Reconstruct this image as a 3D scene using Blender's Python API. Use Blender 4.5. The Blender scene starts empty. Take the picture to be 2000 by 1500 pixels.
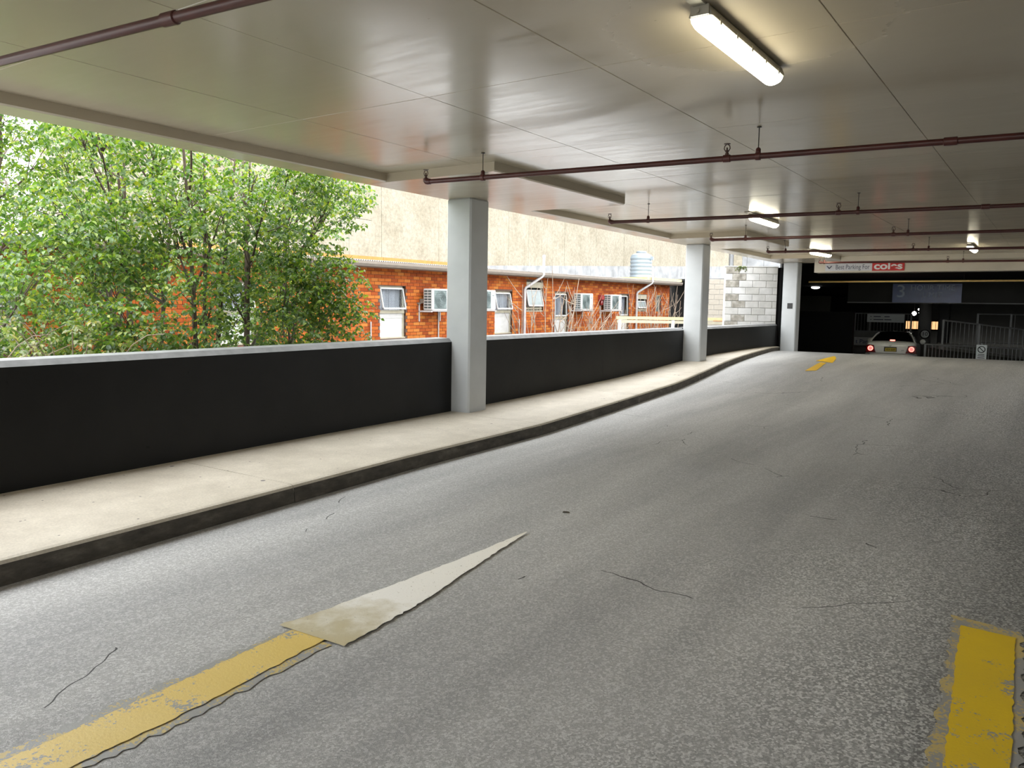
import bpy, math, random
import numpy as np
from mathutils import Matrix, Vector
random.seed(11)
rng = np.random.default_rng(7)
S = bpy.context.scene
COL = S.collection
PI = math.pi

# ------------------------------------------------------------------ camera, sky, exposure
cam_d = bpy.data.cameras.new('camera')
cam_d.sensor_width = 36.0
cam_d.lens = 1560.0 / 2000.0 * 36.0
cam_d.clip_start = 0.05
cam_d.clip_end = 400
cam = bpy.data.objects.new('camera', cam_d)
COL.objects.link(cam)
_f = 1560.0
_Y = Vector((2083 - 1000, -(622 - 750), -_f)).normalized()      # direction of the driveway in camera axes
_d = Vector((1, -0.017, 0))                                       # horizon direction in camera axes
_X = _d - _d.dot(_Y) * _Y
_Z = _d.cross(_Y).normalized()
_X = _Y.cross(_Z)
cam.matrix_world = Matrix.Translation((0, 0, 1.6)) @ Matrix((_X, _Y, _Z)).to_4x4()
S.camera = cam

SKY = 9.5
world = bpy.data.worlds.new('overcast_sky')
S.world = world
world.use_nodes = True
wn = world.node_tree.nodes
wl = world.node_tree.links
wn.clear()
w_out = wn.new('ShaderNodeOutputWorld')
w_bg = wn.new('ShaderNodeBackground')
w_tc = wn.new('ShaderNodeTexCoord')
w_sep = wn.new('ShaderNodeSeparateXYZ')
w_ramp = wn.new('ShaderNodeValToRGB')
w_map = wn.new('ShaderNodeMapRange')
w_map.inputs['From Min'].default_value = -1
w_map.inputs['From Max'].default_value = 1
cr = w_ramp.color_ramp
cr.elements[0].position = 0.0
cr.elements[0].color = (0.16, 0.16, 0.15, 1)
cr.elements[1].position = 1.0
cr.elements[1].color = (0.95, 0.965, 0.97, 1)
e = cr.elements.new(0.495); e.color = (0.22, 0.22, 0.21, 1)
e = cr.elements.new(0.505); e.color = (0.72, 0.737, 0.75, 1)
wl.new(w_tc.outputs['Generated'], w_sep.inputs[0])
wl.new(w_sep.outputs['Z'], w_map.inputs['Value'])
wl.new(w_map.outputs[0], w_ramp.inputs[0])
wl.new(w_ramp.outputs[0], w_bg.inputs['Color'])
w_bg.inputs['Strength'].default_value = SKY
wl.new(w_bg.outputs[0], w_out.inputs[0])

S.view_settings.view_transform = 'Standard'
S.view_settings.look = 'None'
S.view_settings.gamma = 1.0
S.view_settings.use_curve_mapping = False
S.view_settings.exposure = 0.0
S.cycles.max_bounces = 10
S.cycles.diffuse_bounces = 6
S.cycles.sample_clamp_indirect = 8.0
LAMP = 24.0          # brightness of the fluorescent diffusers

CEIL = 3.2
SOF = 3.1
# ------------------------------------------------------------------ material helpers
class NT:
    def __init__(self, name):
        self.m = bpy.data.materials.new(name)
        self.m.use_nodes = True
        self.n = self.m.node_tree.nodes
        self.l = self.m.node_tree.links
        self.n.clear()
        self.out = self.n.new('ShaderNodeOutputMaterial')
        self.b = self.n.new('ShaderNodeBsdfPrincipled')
        self.l.new(self.b.outputs[0], self.out.inputs[0])
        self.tc = self.n.new('ShaderNodeTexCoord')
        self.geo = None
    def src(self, pos):
        if pos == 'world':
            if not self.geo:
                self.geo = self.n.new('ShaderNodeNewGeometry')
            return self.geo.outputs['Position']
        return self.tc.outputs['Object']
    def mapped(self, scale=(1, 1, 1), pos='world'):
        mp = self.n.new('ShaderNodeMapping')
        mp.inputs['Scale'].default_value = scale
        self.l.new(self.src(pos), mp.inputs['Vector'])
        return mp.outputs[0]
    def noise(self, scale, detail=4, rough=.55, vec=None, dist=0):
        t = self.n.new('ShaderNodeTexNoise')
        t.inputs['Scale'].default_value = scale
        t.inputs['Detail'].default_value = detail
        t.inputs['Roughness'].default_value = rough
        t.inputs['Distortion'].default_value = dist
        self.l.new(vec if vec is not None else self.src('world'), t.inputs['Vector'])
        return t.outputs['Fac']
    def voro(self, scale, feature='F1', vec=None, out='Distance', rand=1):
        t = self.n.new('ShaderNodeTexVoronoi')
        t.feature = feature
        t.inputs['Scale'].default_value = scale
        t.inputs['Randomness'].default_value = rand
        self.l.new(vec if vec is not None else self.src('world'), t.inputs['Vector'])
        return t.outputs[out]
    def ramp(self, fac, stops):
        r = self.n.new('ShaderNodeValToRGB')
        els = r.color_ramp.elements
        while len(els) < len(stops):
            els.new(0.5)
        for e_, (p, c) in zip(els, stops):
            e_.position = p
            e_.color = (c[0], c[1], c[2], 1) if isinstance(c, (tuple, list)) else (c, c, c, 1)
        self.l.new(fac, r.inputs[0])
        return r.outputs[0]
    def mix(self, fac, a, b, mode='MIX'):
        x = self.n.new('ShaderNodeMix')
        x.data_type = 'RGBA'
        x.blend_type = mode
        x.clamp_factor = True
        for i, v in ((0, fac), (6, a), (7, b)):
            s = x.inputs[i]
            if hasattr(v, 'is_linked'):
                self.l.new(v, s)
            elif i == 0:
                s.default_value = v
            else:
                s.default_value = (v[0], v[1], v[2], 1)
        return x.outputs[2]
    def math(self, op, a, b=0.0, c=0.0):
        x = self.n.new('ShaderNodeMath')
        x.operation = op
        for i, v in enumerate((a, b, c)):
            if hasattr(v, 'is_linked'):
                self.l.new(v, x.inputs[i])
            else:
                x.inputs[i].default_value = v
        return x.outputs[0]
    def col(self, v):
        if hasattr(v, 'is_linked'):
            self.l.new(v, self.b.inputs['Base Color'])
        else:
            self.b.inputs['Base Color'].default_value = (v[0], v[1], v[2], 1)
        return self
    def set(self, **k):
        for a, v in k.items():
            s = self.b.inputs[a.replace('_', ' ')]
            if hasattr(v, 'is_linked'):
                self.l.new(v, s)
            else:
                s.default_value = v
        return self
    def bump(self, h, strength=.3, dist=.01):
        bp = self.n.new('ShaderNodeBump')
        bp.inputs['Strength'].default_value = strength
        bp.inputs['Distance'].default_value = dist
        self.l.new(h, bp.inputs['Height'])
        self.l.new(bp.outputs[0], self.b.inputs['Normal'])
        return self
    def rand(self):
        g = self.n.new('ShaderNodeNewGeometry')
        o = self.n.new('ShaderNodeObjectInfo')
        return self.math('FRACT', self.math('ADD', g.outputs['Random Per Island'], o.outputs['Random']))

def plain(name, c, rough=.5, metal=0., var=.12, scale=6., spec=.5):
    t = NT(name)
    n = t.noise(scale, 5, vec=t.mapped((1, 1, 1), 'object'))
    lo = [x * (1 - var) for x in c]
    hi = [min(1, x * (1 + var)) for x in c]
    t.col(t.ramp(n, [(.3, lo), (.7, hi)]))
    t.set(Roughness=rough, Metallic=metal, Specular_IOR_Level=spec)
    return t.m

def emit(name, c, s):
    t = NT(name)
    t.col((.8, .8, .8))
    t.set(Emission_Color=(c[0], c[1], c[2], 1), Emission_Strength=s, Roughness=.4)
    return t.m

M = {}
def build_materials():
    # glossy off-white ceiling paint with roller streaks and grime
    t = NT('ceiling_paint')
    st = t.noise(3.0, 6, .6, t.mapped((.5, 3.5, 1)))
    big = t.noise(.55, 4, .6)
    base = t.mix(big, (.44, .385, .295), (.51, .45, .35))
    dirt = t.math('GREATER_THAN', t.noise(34, 5, .65, t.mapped((.5, 2.2, 1))), .735)
    dirt = t.math('MULTIPLY', dirt, t.math('GREATER_THAN', t.noise(1.3, 3, .6), .52))
    t.col(t.mix(dirt, base, (.16, .13, .10)))
    # flaking matt paint around the near light fitting
    dv = t.n.new('ShaderNodeVectorMath'); dv.operation = 'DISTANCE'
    t.l.new(t.src('world'), dv.inputs[0]); dv.inputs[1].default_value = (-1.6, 4.6, CEIL)
    worn = t.ramp(t.math('ADD', dv.outputs['Value'], t.math('MULTIPLY', t.noise(3, 3), .25)), [(.45, 1.), (.98, 0.)])
    t.set(Roughness=t.mix(worn, t.ramp(st, [(.3, .15), (.7, .24)]), (.75, .75, .75)), Specular_IOR_Level=t.math('MULTIPLY_ADD', worn, -.4, .5), IOR=1.55)
    t.bump(st, .04, .01)
    M['ceiling'] = t.m
    t = NT('column_paint')
    n = t.noise(2.2, 5)
    chips = t.math('GREATER_THAN', t.noise(17, 3, .6), .735)
    t.col(t.mix(chips, t.ramp(n, [(.3, (.43, .45, .46)), (.7, (.49, .51, .52))]), (.45, .45, .44)))
    t.set(Roughness=.38).bump(t.noise(9, 5), .12, .01)
    M['column'] = t.m
    M['lintel'] = plain('cream_lintel_paint', (.66, .61, .50), .5, var=.08, scale=1.)
    t = NT('charcoal_paint')
    n = t.noise(1.2, 5)
    holes = t.math('GREATER_THAN', t.noise(11, 2, .5), .76)
    t.col(t.mix(holes, t.ramp(n, [(.3, (.006, .0062, .006)), (.7, (.012, .012, .0115))]), (.004, .004, .004)))
    t.set(Roughness=.5, Specular_IOR_Level=.2).bump(t.noise(5, 6), .15, .01)
    M['charcoal'] = t.m
    t = NT('lit_cap_grey')  # paler grey carries the daylight on the parapet's chamfered top
    t.col(t.ramp(t.noise(6, 5), [(.3, (.15, .155, .16)), (.7, (.24, .245, .25))])).set(Roughness=.5)
    M['cap'] = t.m
    # asphalt: dark binder with pale aggregate, coarser towards the right lane, fine cracks
    t = NT('asphalt')
    sep = t.n.new('ShaderNodeSeparateXYZ'); t.l.new(t.src('world'), sep.inputs[0])
    coarse = t.ramp(t.math('ADD', t.math('MULTIPLY', sep.outputs['X'], .22), t.math('MULTIPLY', t.noise(.5, 3), .8)), [(.0, 0.), (.35, 1.)])
    fine = t.noise(190, 3, .7)
    stone = t.voro(95, 'F1', None, 'Color')
    sgrey = t.n.new('ShaderNodeRGBToBW'); t.l.new(stone, sgrey.inputs[0])
    big = t.noise(.6, 5, .6)
    lane = t.noise(1.0, 4, .6, t.mapped((1.3, .16, 1)))
    base = t.mix(.75, t.ramp(big, [(.3, (.385, .393, .405)), (.7, (.48, .484, .488))]), t.ramp(lane, [(.35, (.31, .312, .315)), (.65, (.50, .50, .495))]))
    # the coarse, darker surface of the near right lane
    patch = t.math('MULTIPLY', t.ramp(t.math('ADD', sep.outputs['X'], t.math('MULTIPLY', t.noise(.45, 4), 1.6)), [(.0, 0.), (.9, 1.)]), t.ramp(t.math('MULTIPLY_ADD', sep.outputs['Y'], -.1, 1.5), [(.2, 0.), (.9, 1.)]))
    base = t.mix(t.math('MULTIPLY', patch, .75), base, t.mix(1.0, base, (.45, .45, .44), 'MULTIPLY'))
    spk = t.ramp(sgrey.outputs[0], [(.25, .45), (.55, .95), (.8, 1.9)])
    c1 = t.mix(t.math('MULTIPLY_ADD', coarse, .55, .30), base, t.mix(1.0, base, spk, 'MULTIPLY'))
    c1 = t.mix(.45, c1, t.mix(1.0, c1, t.ramp(fine, [(.35, .55), (.65, 1.45)]), 'MULTIPLY'))
    wob = t.n.new('ShaderNodeVectorMath'); wob.operation = 'ADD'
    nz = t.n.new('ShaderNodeTexNoise'); nz.inputs['Scale'].default_value = 2.5; nz.inputs['Detail'].default_value = 2
    t.l.new(t.src('world'), nz.inputs['Vector'])
    sc = t.n.new('ShaderNodeVectorMath'); sc.operation = 'SCALE'; sc.inputs['Scale'].default_value = .25
    t.l.new(nz.outputs['Color'], sc.inputs[0]); t.l.new(sc.outputs[0], wob.inputs[0]); t.l.new(t.src('world'), wob.inputs[1])
    edge = t.voro(.55, 'DISTANCE_TO_EDGE', wob.outputs[0])
    crack = t.math('MULTIPLY', t.math('LESS_THAN', edge, .0022), t.math('GREATER_THAN', t.noise(.8, 2), .57))
    drop = t.math('MULTIPLY', t.math('GREATER_THAN', t.noise(26, 1, .3), .80), 1.0)
    c1 = t.mix(crack, c1, (.03, .03, .03))
    c1 = t.mix(drop, c1, (.42, .43, .43))
    t.col(c1)
    t.set(Roughness=.58, Specular_IOR_Level=.45)
    t.bump(t.math('ADD', t.math('MULTIPLY', sgrey.outputs[0], t.math('MULTIPLY_ADD', coarse, .8, .35)), t.math('MULTIPLY', fine, .8)), .55, .006)
    M['asphalt'] = t.m
    asphalt_c = (.33, .33, .325)
    # worn road paints
    def paint(name, a, b_, thr, uv=False):
        t = NT(name)
        n = t.noise(5, 6, .65)
        g = t.noise(60, 4, .7)
        wear = t.math('GREATER_THAN', t.math('ADD', t.math('MULTIPLY', n, .55), t.math('MULTIPLY', g, .45)), thr)
        t.col(t.mix(wear, t.mix(t.noise(2.2, 4), a, b_), asphalt_c))
        t.set(Roughness=.5).bump(g, .35, .004)
        return t.m
    M['yellow_old'] = paint('worn_yellow_paint', (.70, .49, .11), (.80, .62, .22), .565)
    M['yellow_edge'] = paint('feathered_yellow_paint', (.56, .43, .16), (.60, .48, .20), .49)
    M['yellow'] = paint('yellow_paint', (.88, .60, .008), (.70, .48, .03), .575)
    M['yellow_new'] = paint('fresh_yellow_paint', (.92, .56, .004), (.86, .52, .006), .75)
    # arrow head: repainted white-cream over yellow, thin at its base
    t = NT('cream_road_paint')
    sep = t.n.new('ShaderNodeSeparateXYZ'); t.l.new(t.src('world'), sep.inputs[0])
    k = t.math('ADD', sep.outputs['Y'], t.math('MULTIPLY', t.noise(4, 5, .6), 1.1))
    c = t.ramp(t.math('MULTIPLY_ADD', k, .25, -.72), [(.0, (.50, .40, .18)), (.14, (.58, .52, .36)), (.24, (.93, .92, .88)), (.55, (.93, .91, .85)), (.85, (.70, .64, .50))])
    g = t.noise(55, 4, .7)
    t.col(t.mix(t.math('GREATER_THAN', g, .66), c, (.36, .33, .25)))
    t.set(Roughness=.45).bump(g, .3, .004)
    M['cream_paint'] = t.m
    # footpath concrete with gum spots
    t = NT('footpath_concrete')
    n = t.noise(2.4, 6, .65)
    gr = t.noise(60, 3, .6)
    c = t.ramp(n, [(.3, (.48, .43, .35)), (.7, (.63, .575, .48))])
    c = t.mix(.4, c, t.mix(1., c, t.ramp(gr, [(.3, .7), (.7, 1.25)]), 'MULTIPLY'))
    gum = t.math('LESS_THAN', t.voro(2.1), .045)
    gum = t.math('MAXIMUM', gum, t.math('LESS_THAN', t.voro(5.3), .05))
    t.col(t.mix(gum, c, (.12, .11, .10)))
    t.set(Roughness=.6).bump(gr, .25, .004)
    M['footpath'] = t.m
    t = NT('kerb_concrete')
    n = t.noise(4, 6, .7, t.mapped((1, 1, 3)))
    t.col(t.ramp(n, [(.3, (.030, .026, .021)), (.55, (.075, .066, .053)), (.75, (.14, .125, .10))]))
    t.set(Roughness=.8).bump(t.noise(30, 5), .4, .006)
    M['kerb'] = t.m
    # red brick, each its own tone
    t = NT('red_brick')
    r = t.rand()
    c = t.ramp(r, [(0, (.185, .038, .008)), (.35, (.245, .052, .010)), (.7, (.30, .078, .013)), (1, (.35, .125, .026))])
    c = t.mix(.35, c, t.mix(1., c, t.ramp(t.noise(22, 5), [(.3, .7), (.7, 1.3)]), 'MULTIPLY'))
    t.col(c).set(Roughness=.85, Specular_IOR_Level=.15).bump(t.noise(70, 4), .3, .005)
    M['brick'] = t.m
    M['mortar'] = plain('mortar', (.072, .038, .025), .9)
    # concrete blocks
    t = NT('concrete_block')
    r = t.rand()
    c = t.ramp(r, [(0, (.40, .395, .375)), (.5, (.43, .425, .41)), (1, (.46, .46, .455))])
    c = t.mix(.5, c, t.mix(1., c, t.ramp(t.noise(3.2, 6, .65), [(.3, .62), (.65, 1.15)]), 'MULTIPLY'))
    t.col(c).set(Roughness=.85).bump(t.noise(45, 4), .3, .006)
    M['block'] = t.m
    t = NT('stained_block')
    c = t.ramp(t.noise(5, 6, .65), [(.3, (.10, .092, .075)), (.5, (.24, .225, .195)), (.7, (.40, .39, .36))])
    t.col(c).set(Roughness=.9)
    M['block_dark'] = t.m
    M['block_tan'] = plain('tan_block', (.27, .245, .205), .85, var=.2, scale=2)
    M['block_mortar'] = plain('pale_mortar', (.42, .415, .40), .9)
    M['cream'] = NT('cream_render')
    t = M['cream']
    c = t.ramp(t.noise(.8, 6, .7), [(.25, (.17, .145, .10)), (.5, (.235, .21, .158)), (.75, (.275, .252, .20))])
    c = t.mix(.6, c, t.mix(1., c, t.ramp(t.noise(7, 8, .8), [(.38, .55), (.58, 1.12)]), 'MULTIPLY'))
    t.col(c).set(Roughness=.9).bump(t.noise(12, 5), .4, .03)
    M['cream'] = t.m
    M['ochre'] = plain('ochre_render', (.312, .148, .035), .85)
    M['white_wash'] = plain('weathered_white_concrete', (.205, .21, .215), .8, var=.3, scale=1.8)
    M['white_paint'] = plain('white_paint', (.390, .386, .374), .5)
    M['cream_paint_wood'] = plain('cream_timber_paint', (.312, .285, .211), .55)
    M['yellow_timber'] = plain('pale_yellow_timber', (.374, .328, .179), .6)
    M['gutter'] = plain('brown_gutter', (.133, .109, .086), .5)
    M['roof'] = plain('weathered_roof_iron', (.250, .242, .234), .55, .2, .3, 2)
    M['pvc'] = plain('white_pvc', (.359, .347, .343), .35)
    M['ac_white'] = plain('ac_white_casing', (.429, .429, .421), .35, var=.03)
    M['ac_dark'] = plain('ac_grille_shadow', (.05, .07, .07), .5)
    M['ac_fan'] = plain('ac_fan_teal', (.11, .14, .135), .5, var=.3)
    M['steel'] = plain('galvanised_steel', (.42, .43, .44), .4, .6)
    M['tank'] = plain('blue_grey_tank', (.187, .226, .261), .45, var=.06)
    M['alarm'] = plain('red_alarm_plastic', (.218, .031, .027), .4)
    M['curtain'] = plain('white_curtain', (.21, .21, .23), .9, var=.06, scale=3)
    t = NT('window_glass')
    t.col((.9, .95, .97)).set(Roughness=.03, Transmission_Weight=1.0, IOR=1.12)
    M['glass'] = t.m
    M['frosted'] = plain('frosted_pane', (.133, .168, .168), .25)
    M['bark'] = plain('grey_brown_bark', (.07, .05, .035), .9, var=.35, scale=14)
    M['bare'] = plain('bare_vine_stem', (.234, .183, .136), .85, var=.25, scale=10)
    def leaf(name, lo, mid, hi):
        t = NT(name)
        r = t.rand()
        c = t.ramp(r, [(0, lo), (.5, mid), (.85, hi), (1, (min(1, hi[0] * 1.5), hi[1] * 1.15, hi[2]))])
        t.col(c).set(Roughness=.42, Specular_IOR_Level=.9)
        tr = t.n.new('ShaderNodeBsdfTranslucent')
        t.l.new(t.mix(1., c, (1.5, 1.55, .7), 'MULTIPLY'), tr.inputs['Color'])
        mx = t.n.new('ShaderNodeMixShader'); mx.inputs[0].default_value = .45
        t.l.new(t.b.outputs[0], mx.inputs[1]); t.l.new(tr.outputs[0], mx.inputs[2]); t.l.new(mx.outputs[0], t.out.inputs[0])
        return t.m
    M['leaf'] = leaf('tree_leaf', (.028, .074, .016), (.078, .155, .021), (.175, .25, .03))
    M['leaf2'] = leaf('low_shrub_leaf', (.078, .125, .035), (.125, .164, .047), (.187, .211, .078))
    M['ground'] = plain('yard_ground', (.19, .18, .155), .95, var=.3, scale=1.)
    M['pipe'] = plain('maroon_pipe_paint', (.075, .020, .017), .36, var=.25, scale=5)
    M['brass'] = plain('dull_sprinkler_brass', (.06, .028, .02), .4, .4)
    M['rod'] = plain('dark_hanger_rod', (.04, .035, .03), .5, .5)
    M['housing'] = plain('fitting_grey_plastic', (.36, .34, .28), .45)
    M['diffuser'] = emit('lit_diffuser', (1.0, .93, .70), LAMP)
    M['endglow'] = emit('dim_lit_diffuser_end', (1.0, .86, .50), LAMP * .35)
    M['rust'] = plain('rust_stain', (.36, .14, .03), .8)
    M['sign_white'] = plain('white_sign_sheet', (.62, .63, .66), .4, var=.05)
    M['sign_grey'] = plain('dusty_white_sign', (.62, .66, .66), .5, var=.05)
    M['sign_red'] = plain('red_sign_panel', (.55, .02, .02), .4, var=.1)
    M['letter_dark'] = plain('charcoal_lettering', (.06, .07, .11), .5, var=.02)
    M['letter_blue'] = plain('navy_lettering', (.03, .05, .20), .5, var=.02)
    M['letter_white'] = plain('white_lettering', (.80, .80, .80), .5, var=.02)
    M['letter_grey'] = plain('grey_lettering', (.36, .42, .52), .5, var=.02)
    M['sign_blue'] = plain('navy_sign_sheet', (.045, .07, .20), .25, var=.1)
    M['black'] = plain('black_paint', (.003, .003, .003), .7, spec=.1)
    M['plate_black'] = plain('black_plate', (.006, .006, .006), .35)
    M['dark_concrete'] = plain('very_dark_concrete', (.022, .021, .018), .85, var=.3, scale=1)  # one very dark concrete tone, lowered to keep the garage interior dark
    M['grey_concrete'] = plain('garage_concrete', (.16, .16, .155), .85, var=.2, scale=1)
    M['dark_floor'] = plain('dark_garage_floor', (.045, .045, .045), .8)
    M['rail'] = plain('galvanised_rail', (.20, .205, .21), .45, .3)
    M['warm_lit_pipe'] = plain('warm_lit_pipe_paint', (.88, .60, .22), .4)  # warm lamp light on the pipe is put into its bright ochre colour
    M['car_white'] = plain('white_car_paint', (.86, .87, .85), .18, var=.02)
    M['car_glass'] = plain('dark_car_glass', (.004, .004, .005), .06)
    M['car_trim'] = plain('black_car_trim', (.015, .015, .015), .5)
    M['tail_dark'] = plain('dark_red_lens', (.12, .006, .006), .15)
    M['tail_lit'] = emit('lit_brake_lamp', (1.0, .03, .03), 3.2)
    M['tail_ring'] = emit('bright_brake_ring', (1.0, .16, .12), 4.0)
    M['plate_yellow'] = plain('yellow_number_plate', (.50, .38, .03), .4, var=.05)
    M['chrome'] = plain('chrome', (.7, .7, .68), .15, .9, var=.03)
    M['spot'] = emit('lit_spot', (1, .97, .92), 9.0)
    M['oval'] = emit('lit_round_lamp', (1, 1, .98), 6.0)
    M['warm'] = emit('warm_shop_light', (1, .55, .24), 1.3)
    M['gap_dark'] = plain('carport_shade', (.012, .012, .012), .9)  # near-black stands in for the shade under the open carport
build_materials()

# ------------------------------------------------------------------ geometry helpers
class MB:
    def __init__(self):
        self.v = []
        self.f = []
    def add(self, vs, fs):
        o = len(self.v)
        self.v += [tuple(p) for p in vs]
        self.f += [tuple(i + o for i in q) for q in fs]
        return self
    def box(self, x0, x1, y0, y1, z0, z1, T=None):
        vs = [(x0, y0, z0), (x1, y0, z0), (x1, y1, z0), (x0, y1, z0), (x0, y0, z1), (x1, y0, z1), (x1, y1, z1), (x0, y1, z1)]
        if T is not None:
            vs = [T @ Vector(p) for p in vs]
        return self.add(vs, [(0, 3, 2, 1), (4, 5, 6, 7), (0, 1, 5, 4), (1, 2, 6, 5), (2, 3, 7, 6), (3, 0, 4, 7)])
    def cham(self, x0, x1, y0, y1, z0, z1, c):
        # a box whose four vertical edges are chamfered and whose top edge is eased
        def ring(i, z):
            a, b, p, q = x0 + i, x1 - i, y0 + i, y1 - i
            return [(a + c, p, z), (b - c, p, z), (b, p + c, z), (b, q - c, z), (b - c, q, z), (a + c, q, z), (a, q - c, z), (a, p + c, z)]
        rs = [ring(0, z0), ring(0, z1 - c), ring(c * .6, z1)]
        vs = [p for r in rs for p in r]
        fs = [tuple(range(7, -1, -1)), tuple(range(16, 24))]
        for k in range(2):
            for i in range(8):
                j = (i + 1) % 8
                fs.append((k * 8 + i, k * 8 + j, k * 8 + 8 + j, k * 8 + 8 + i))
        return self.add(vs, fs)
    def tube(self, pts, rad, n=8, cap=True):
        pts = [Vector(p) for p in pts]
        if not isinstance(rad, (list, tuple)):
            rad = [rad] * len(pts)
        vs, fs = [], []
        up = None
        for i, p in enumerate(pts):
            d = (pts[min(i + 1, len(pts) - 1)] - pts[max(i - 1, 0)])
            d = d.normalized() if d.length > 1e-9 else Vector((0, 0, 1))
            if up is None:
                up = Vector((0, 0, 1)) if abs(d.z) < .9 else Vector((1, 0, 0))
            a = (up - up.dot(d) * d)
            a = a.normalized() if a.length > 1e-6 else d.orthogonal().normalized()
            b = d.cross(a)
            up = a
            for k in range(n):
                t = 2 * PI * k / n
                vs.append(p + rad[i] * (math.cos(t) * a + math.sin(t) * b))
        for i in range(len(pts) - 1):
            for k in range(n):
                j = (k + 1) % n
                fs.append((i * n + k, i * n + j, i * n + n + j, i * n + n + k))
        if cap:
            fs.append(tuple(range(n - 1, -1, -1)))
            fs.append(tuple(range((len(pts) - 1) * n, len(pts) * n)))
        return self.add(vs, fs)
    def lathe(self, prof, n=24, c=(0, 0, 0), axis='z'):
        vs, fs = [], []
        for (r, h) in prof:
            for k in range(n):
                t = 2 * PI * k / n
                a, b = r * math.cos(t), r * math.sin(t)
                p = (a, b, h) if axis == 'z' else ((h, a, b) if axis == 'x' else (a, h, b))
                vs.append((p[0] + c[0], p[1] + c[1], p[2] + c[2]))
        for i in range(len(prof) - 1):
            for k in range(n):
                j = (k + 1) % n
                fs.append((i * n + k, i * n + j, i * n + n + j, i * n + n + k))
        fs.append(tuple(range(n - 1, -1, -1)))
        fs.append(tuple(range((len(prof) - 1) * n, len(prof) * n)))
        return self.add(vs, fs)
    def prism(self, poly, a0, a1, axis='y'):
        # polygon in the two other axes, swept along axis
        n = len(poly)
        def P(u, w, a):
            return {'x': (a, u, w), 'y': (u, a, w), 'z': (u, w, a)}[axis]
        vs = [P(u, w, a0) for u, w in poly] + [P(u, w, a1) for u, w in poly]
        fs = [tuple(range(n - 1, -1, -1)), tuple(range(n, 2 * n))]
        for i in range(n):
            j = (i + 1) % n
            fs.append((i, j, n + j, n + i))
        return self.add(vs, fs)
    def strip(self, rows):
        # rows of equal length -> grid surface
        n = len(rows[0])
        vs = [p for r in rows for p in r]
        fs = []
        for i in range(len(rows) - 1):
            for k in range(n - 1):
                fs.append((i * n + k, i * n + k + 1, (i + 1) * n + k + 1, (i + 1) * n + k))
        return self.add(vs, fs)
    def mesh(self, name, mat, smooth=False):
        me = bpy.data.meshes.new(name)
        me.from_pydata(self.v, [], self.f)
        me.materials.append(M[mat] if isinstance(mat, str) else mat)
        if smooth:
            me.polygons.foreach_set('use_smooth', [True] * len(me.polygons))
            me.set_sharp_from_angle(angle=math.radians(40))
        me.update()
        return me

def link(name, data, parent=None, loc=(0, 0, 0), rot=(0, 0, 0)):
    o = bpy.data.objects.new(name, data)
    COL.objects.link(o)
    o.location = loc
    o.rotation_euler = rot
    if parent is not None:
        o.parent = parent
    return o
def obj(name, mb, mat, parent=None, smooth=False, loc=(0, 0, 0), rot=(0, 0, 0), bevel=0):
    o = link(name, mb.mesh(name, mat, smooth), parent, loc, rot)
    if bevel:
        b = o.modifiers.new('bevel', 'BEVEL')
        b.width = bevel
        b.segments = 2
        b.limit_method = 'ANGLE'
    return o
def tag(o, label=None, cat=None, group=None, kind=None):
    if label: o['label'] = label
    if cat: o['category'] = cat
    if group: o['group'] = group
    if kind: o['kind'] = kind
    return o
def thing(name, label, cat, loc=(0, 0, 0), rot=(0, 0, 0), group=None, kind=None):
    return tag(link(name, None, None, loc, rot), label, cat, group, kind)
def struct(name, label=None, loc=(0, 0, 0)):
    return tag(link(name, None, None, loc), label, None, None, 'structure')
def copy_tree(o, parent=None):
    c = o.copy()
    COL.objects.link(c)
    if parent is not None:
        c.parent = parent
    for ch in list(o.children):
        copy_tree(ch, c)
    return c
def text(name, body, size, mat, parent, loc, rot, ext=.002, align='CENTER', sx=1.0, label=None, bold=0, fit=None):
    cu = bpy.data.curves.new(name, 'FONT')
    cu.body = body
    cu.size = size
    cu.extrude = ext
    cu.offset = bold
    cu.align_x = align
    cu.align_y = 'CENTER'
    cu.materials.append(M[mat])
    tmp = bpy.data.objects.new('lettering_curve', cu)
    me = bpy.data.meshes.new_from_object(tmp)
    bpy.data.objects.remove(tmp)
    me.name = name
    o = link(name, me, parent, loc, rot)
    if fit:
        sx = fit / max(.001, o.dimensions.x)
    o.scale = (sx, 1, 1)
    if label: o['label'] = label
    return o
FACE = (PI / 2, 0, 0)      # lettering that faces -Y

# ------------------------------------------------------------------ profile of the driveway
_ZW = np.array([(-14, -.42), (0, -.03), (2.9, .03), (6, .10), (8.7, .15), (11, .215), (13.7, .31), (15.5, .41), (17.2, .52), (19, .58), (21, .62), (23, .645), (24.2, .63), (26, .52), (28, .25), (30, -.08), (33, -.33), (35, -.36), (70, -.36)])
_gy = np.linspace(-14, 70, 1681)
_gz = np.interp(_gy, _ZW[:, 0], _ZW[:, 1])
_ker = np.hanning(27); _ker /= _ker.sum()
_gz = np.convolve(np.pad(_gz, 13, mode='edge'), _ker, 'valid')
def zw(y): return float(np.interp(y, _gy, _gz))          # top of the raised footpath
def kh(y): return float(np.interp(y, [0, 10, 23.5], [.165, .15, .125]))
def zr(y): return zw(y) - kh(y)                            # road surface
def kx(y): return float(np.interp(y, [-14, 2, 6, 8.6, 11.5, 14, 17, 19.5, 22, 23.6, 24.4], [-5.2, -5.27, -5.43, -5.45, -5.66, -5.83, -6.14, -6.45, -6.75, -6.95, -7.0]))
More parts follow.
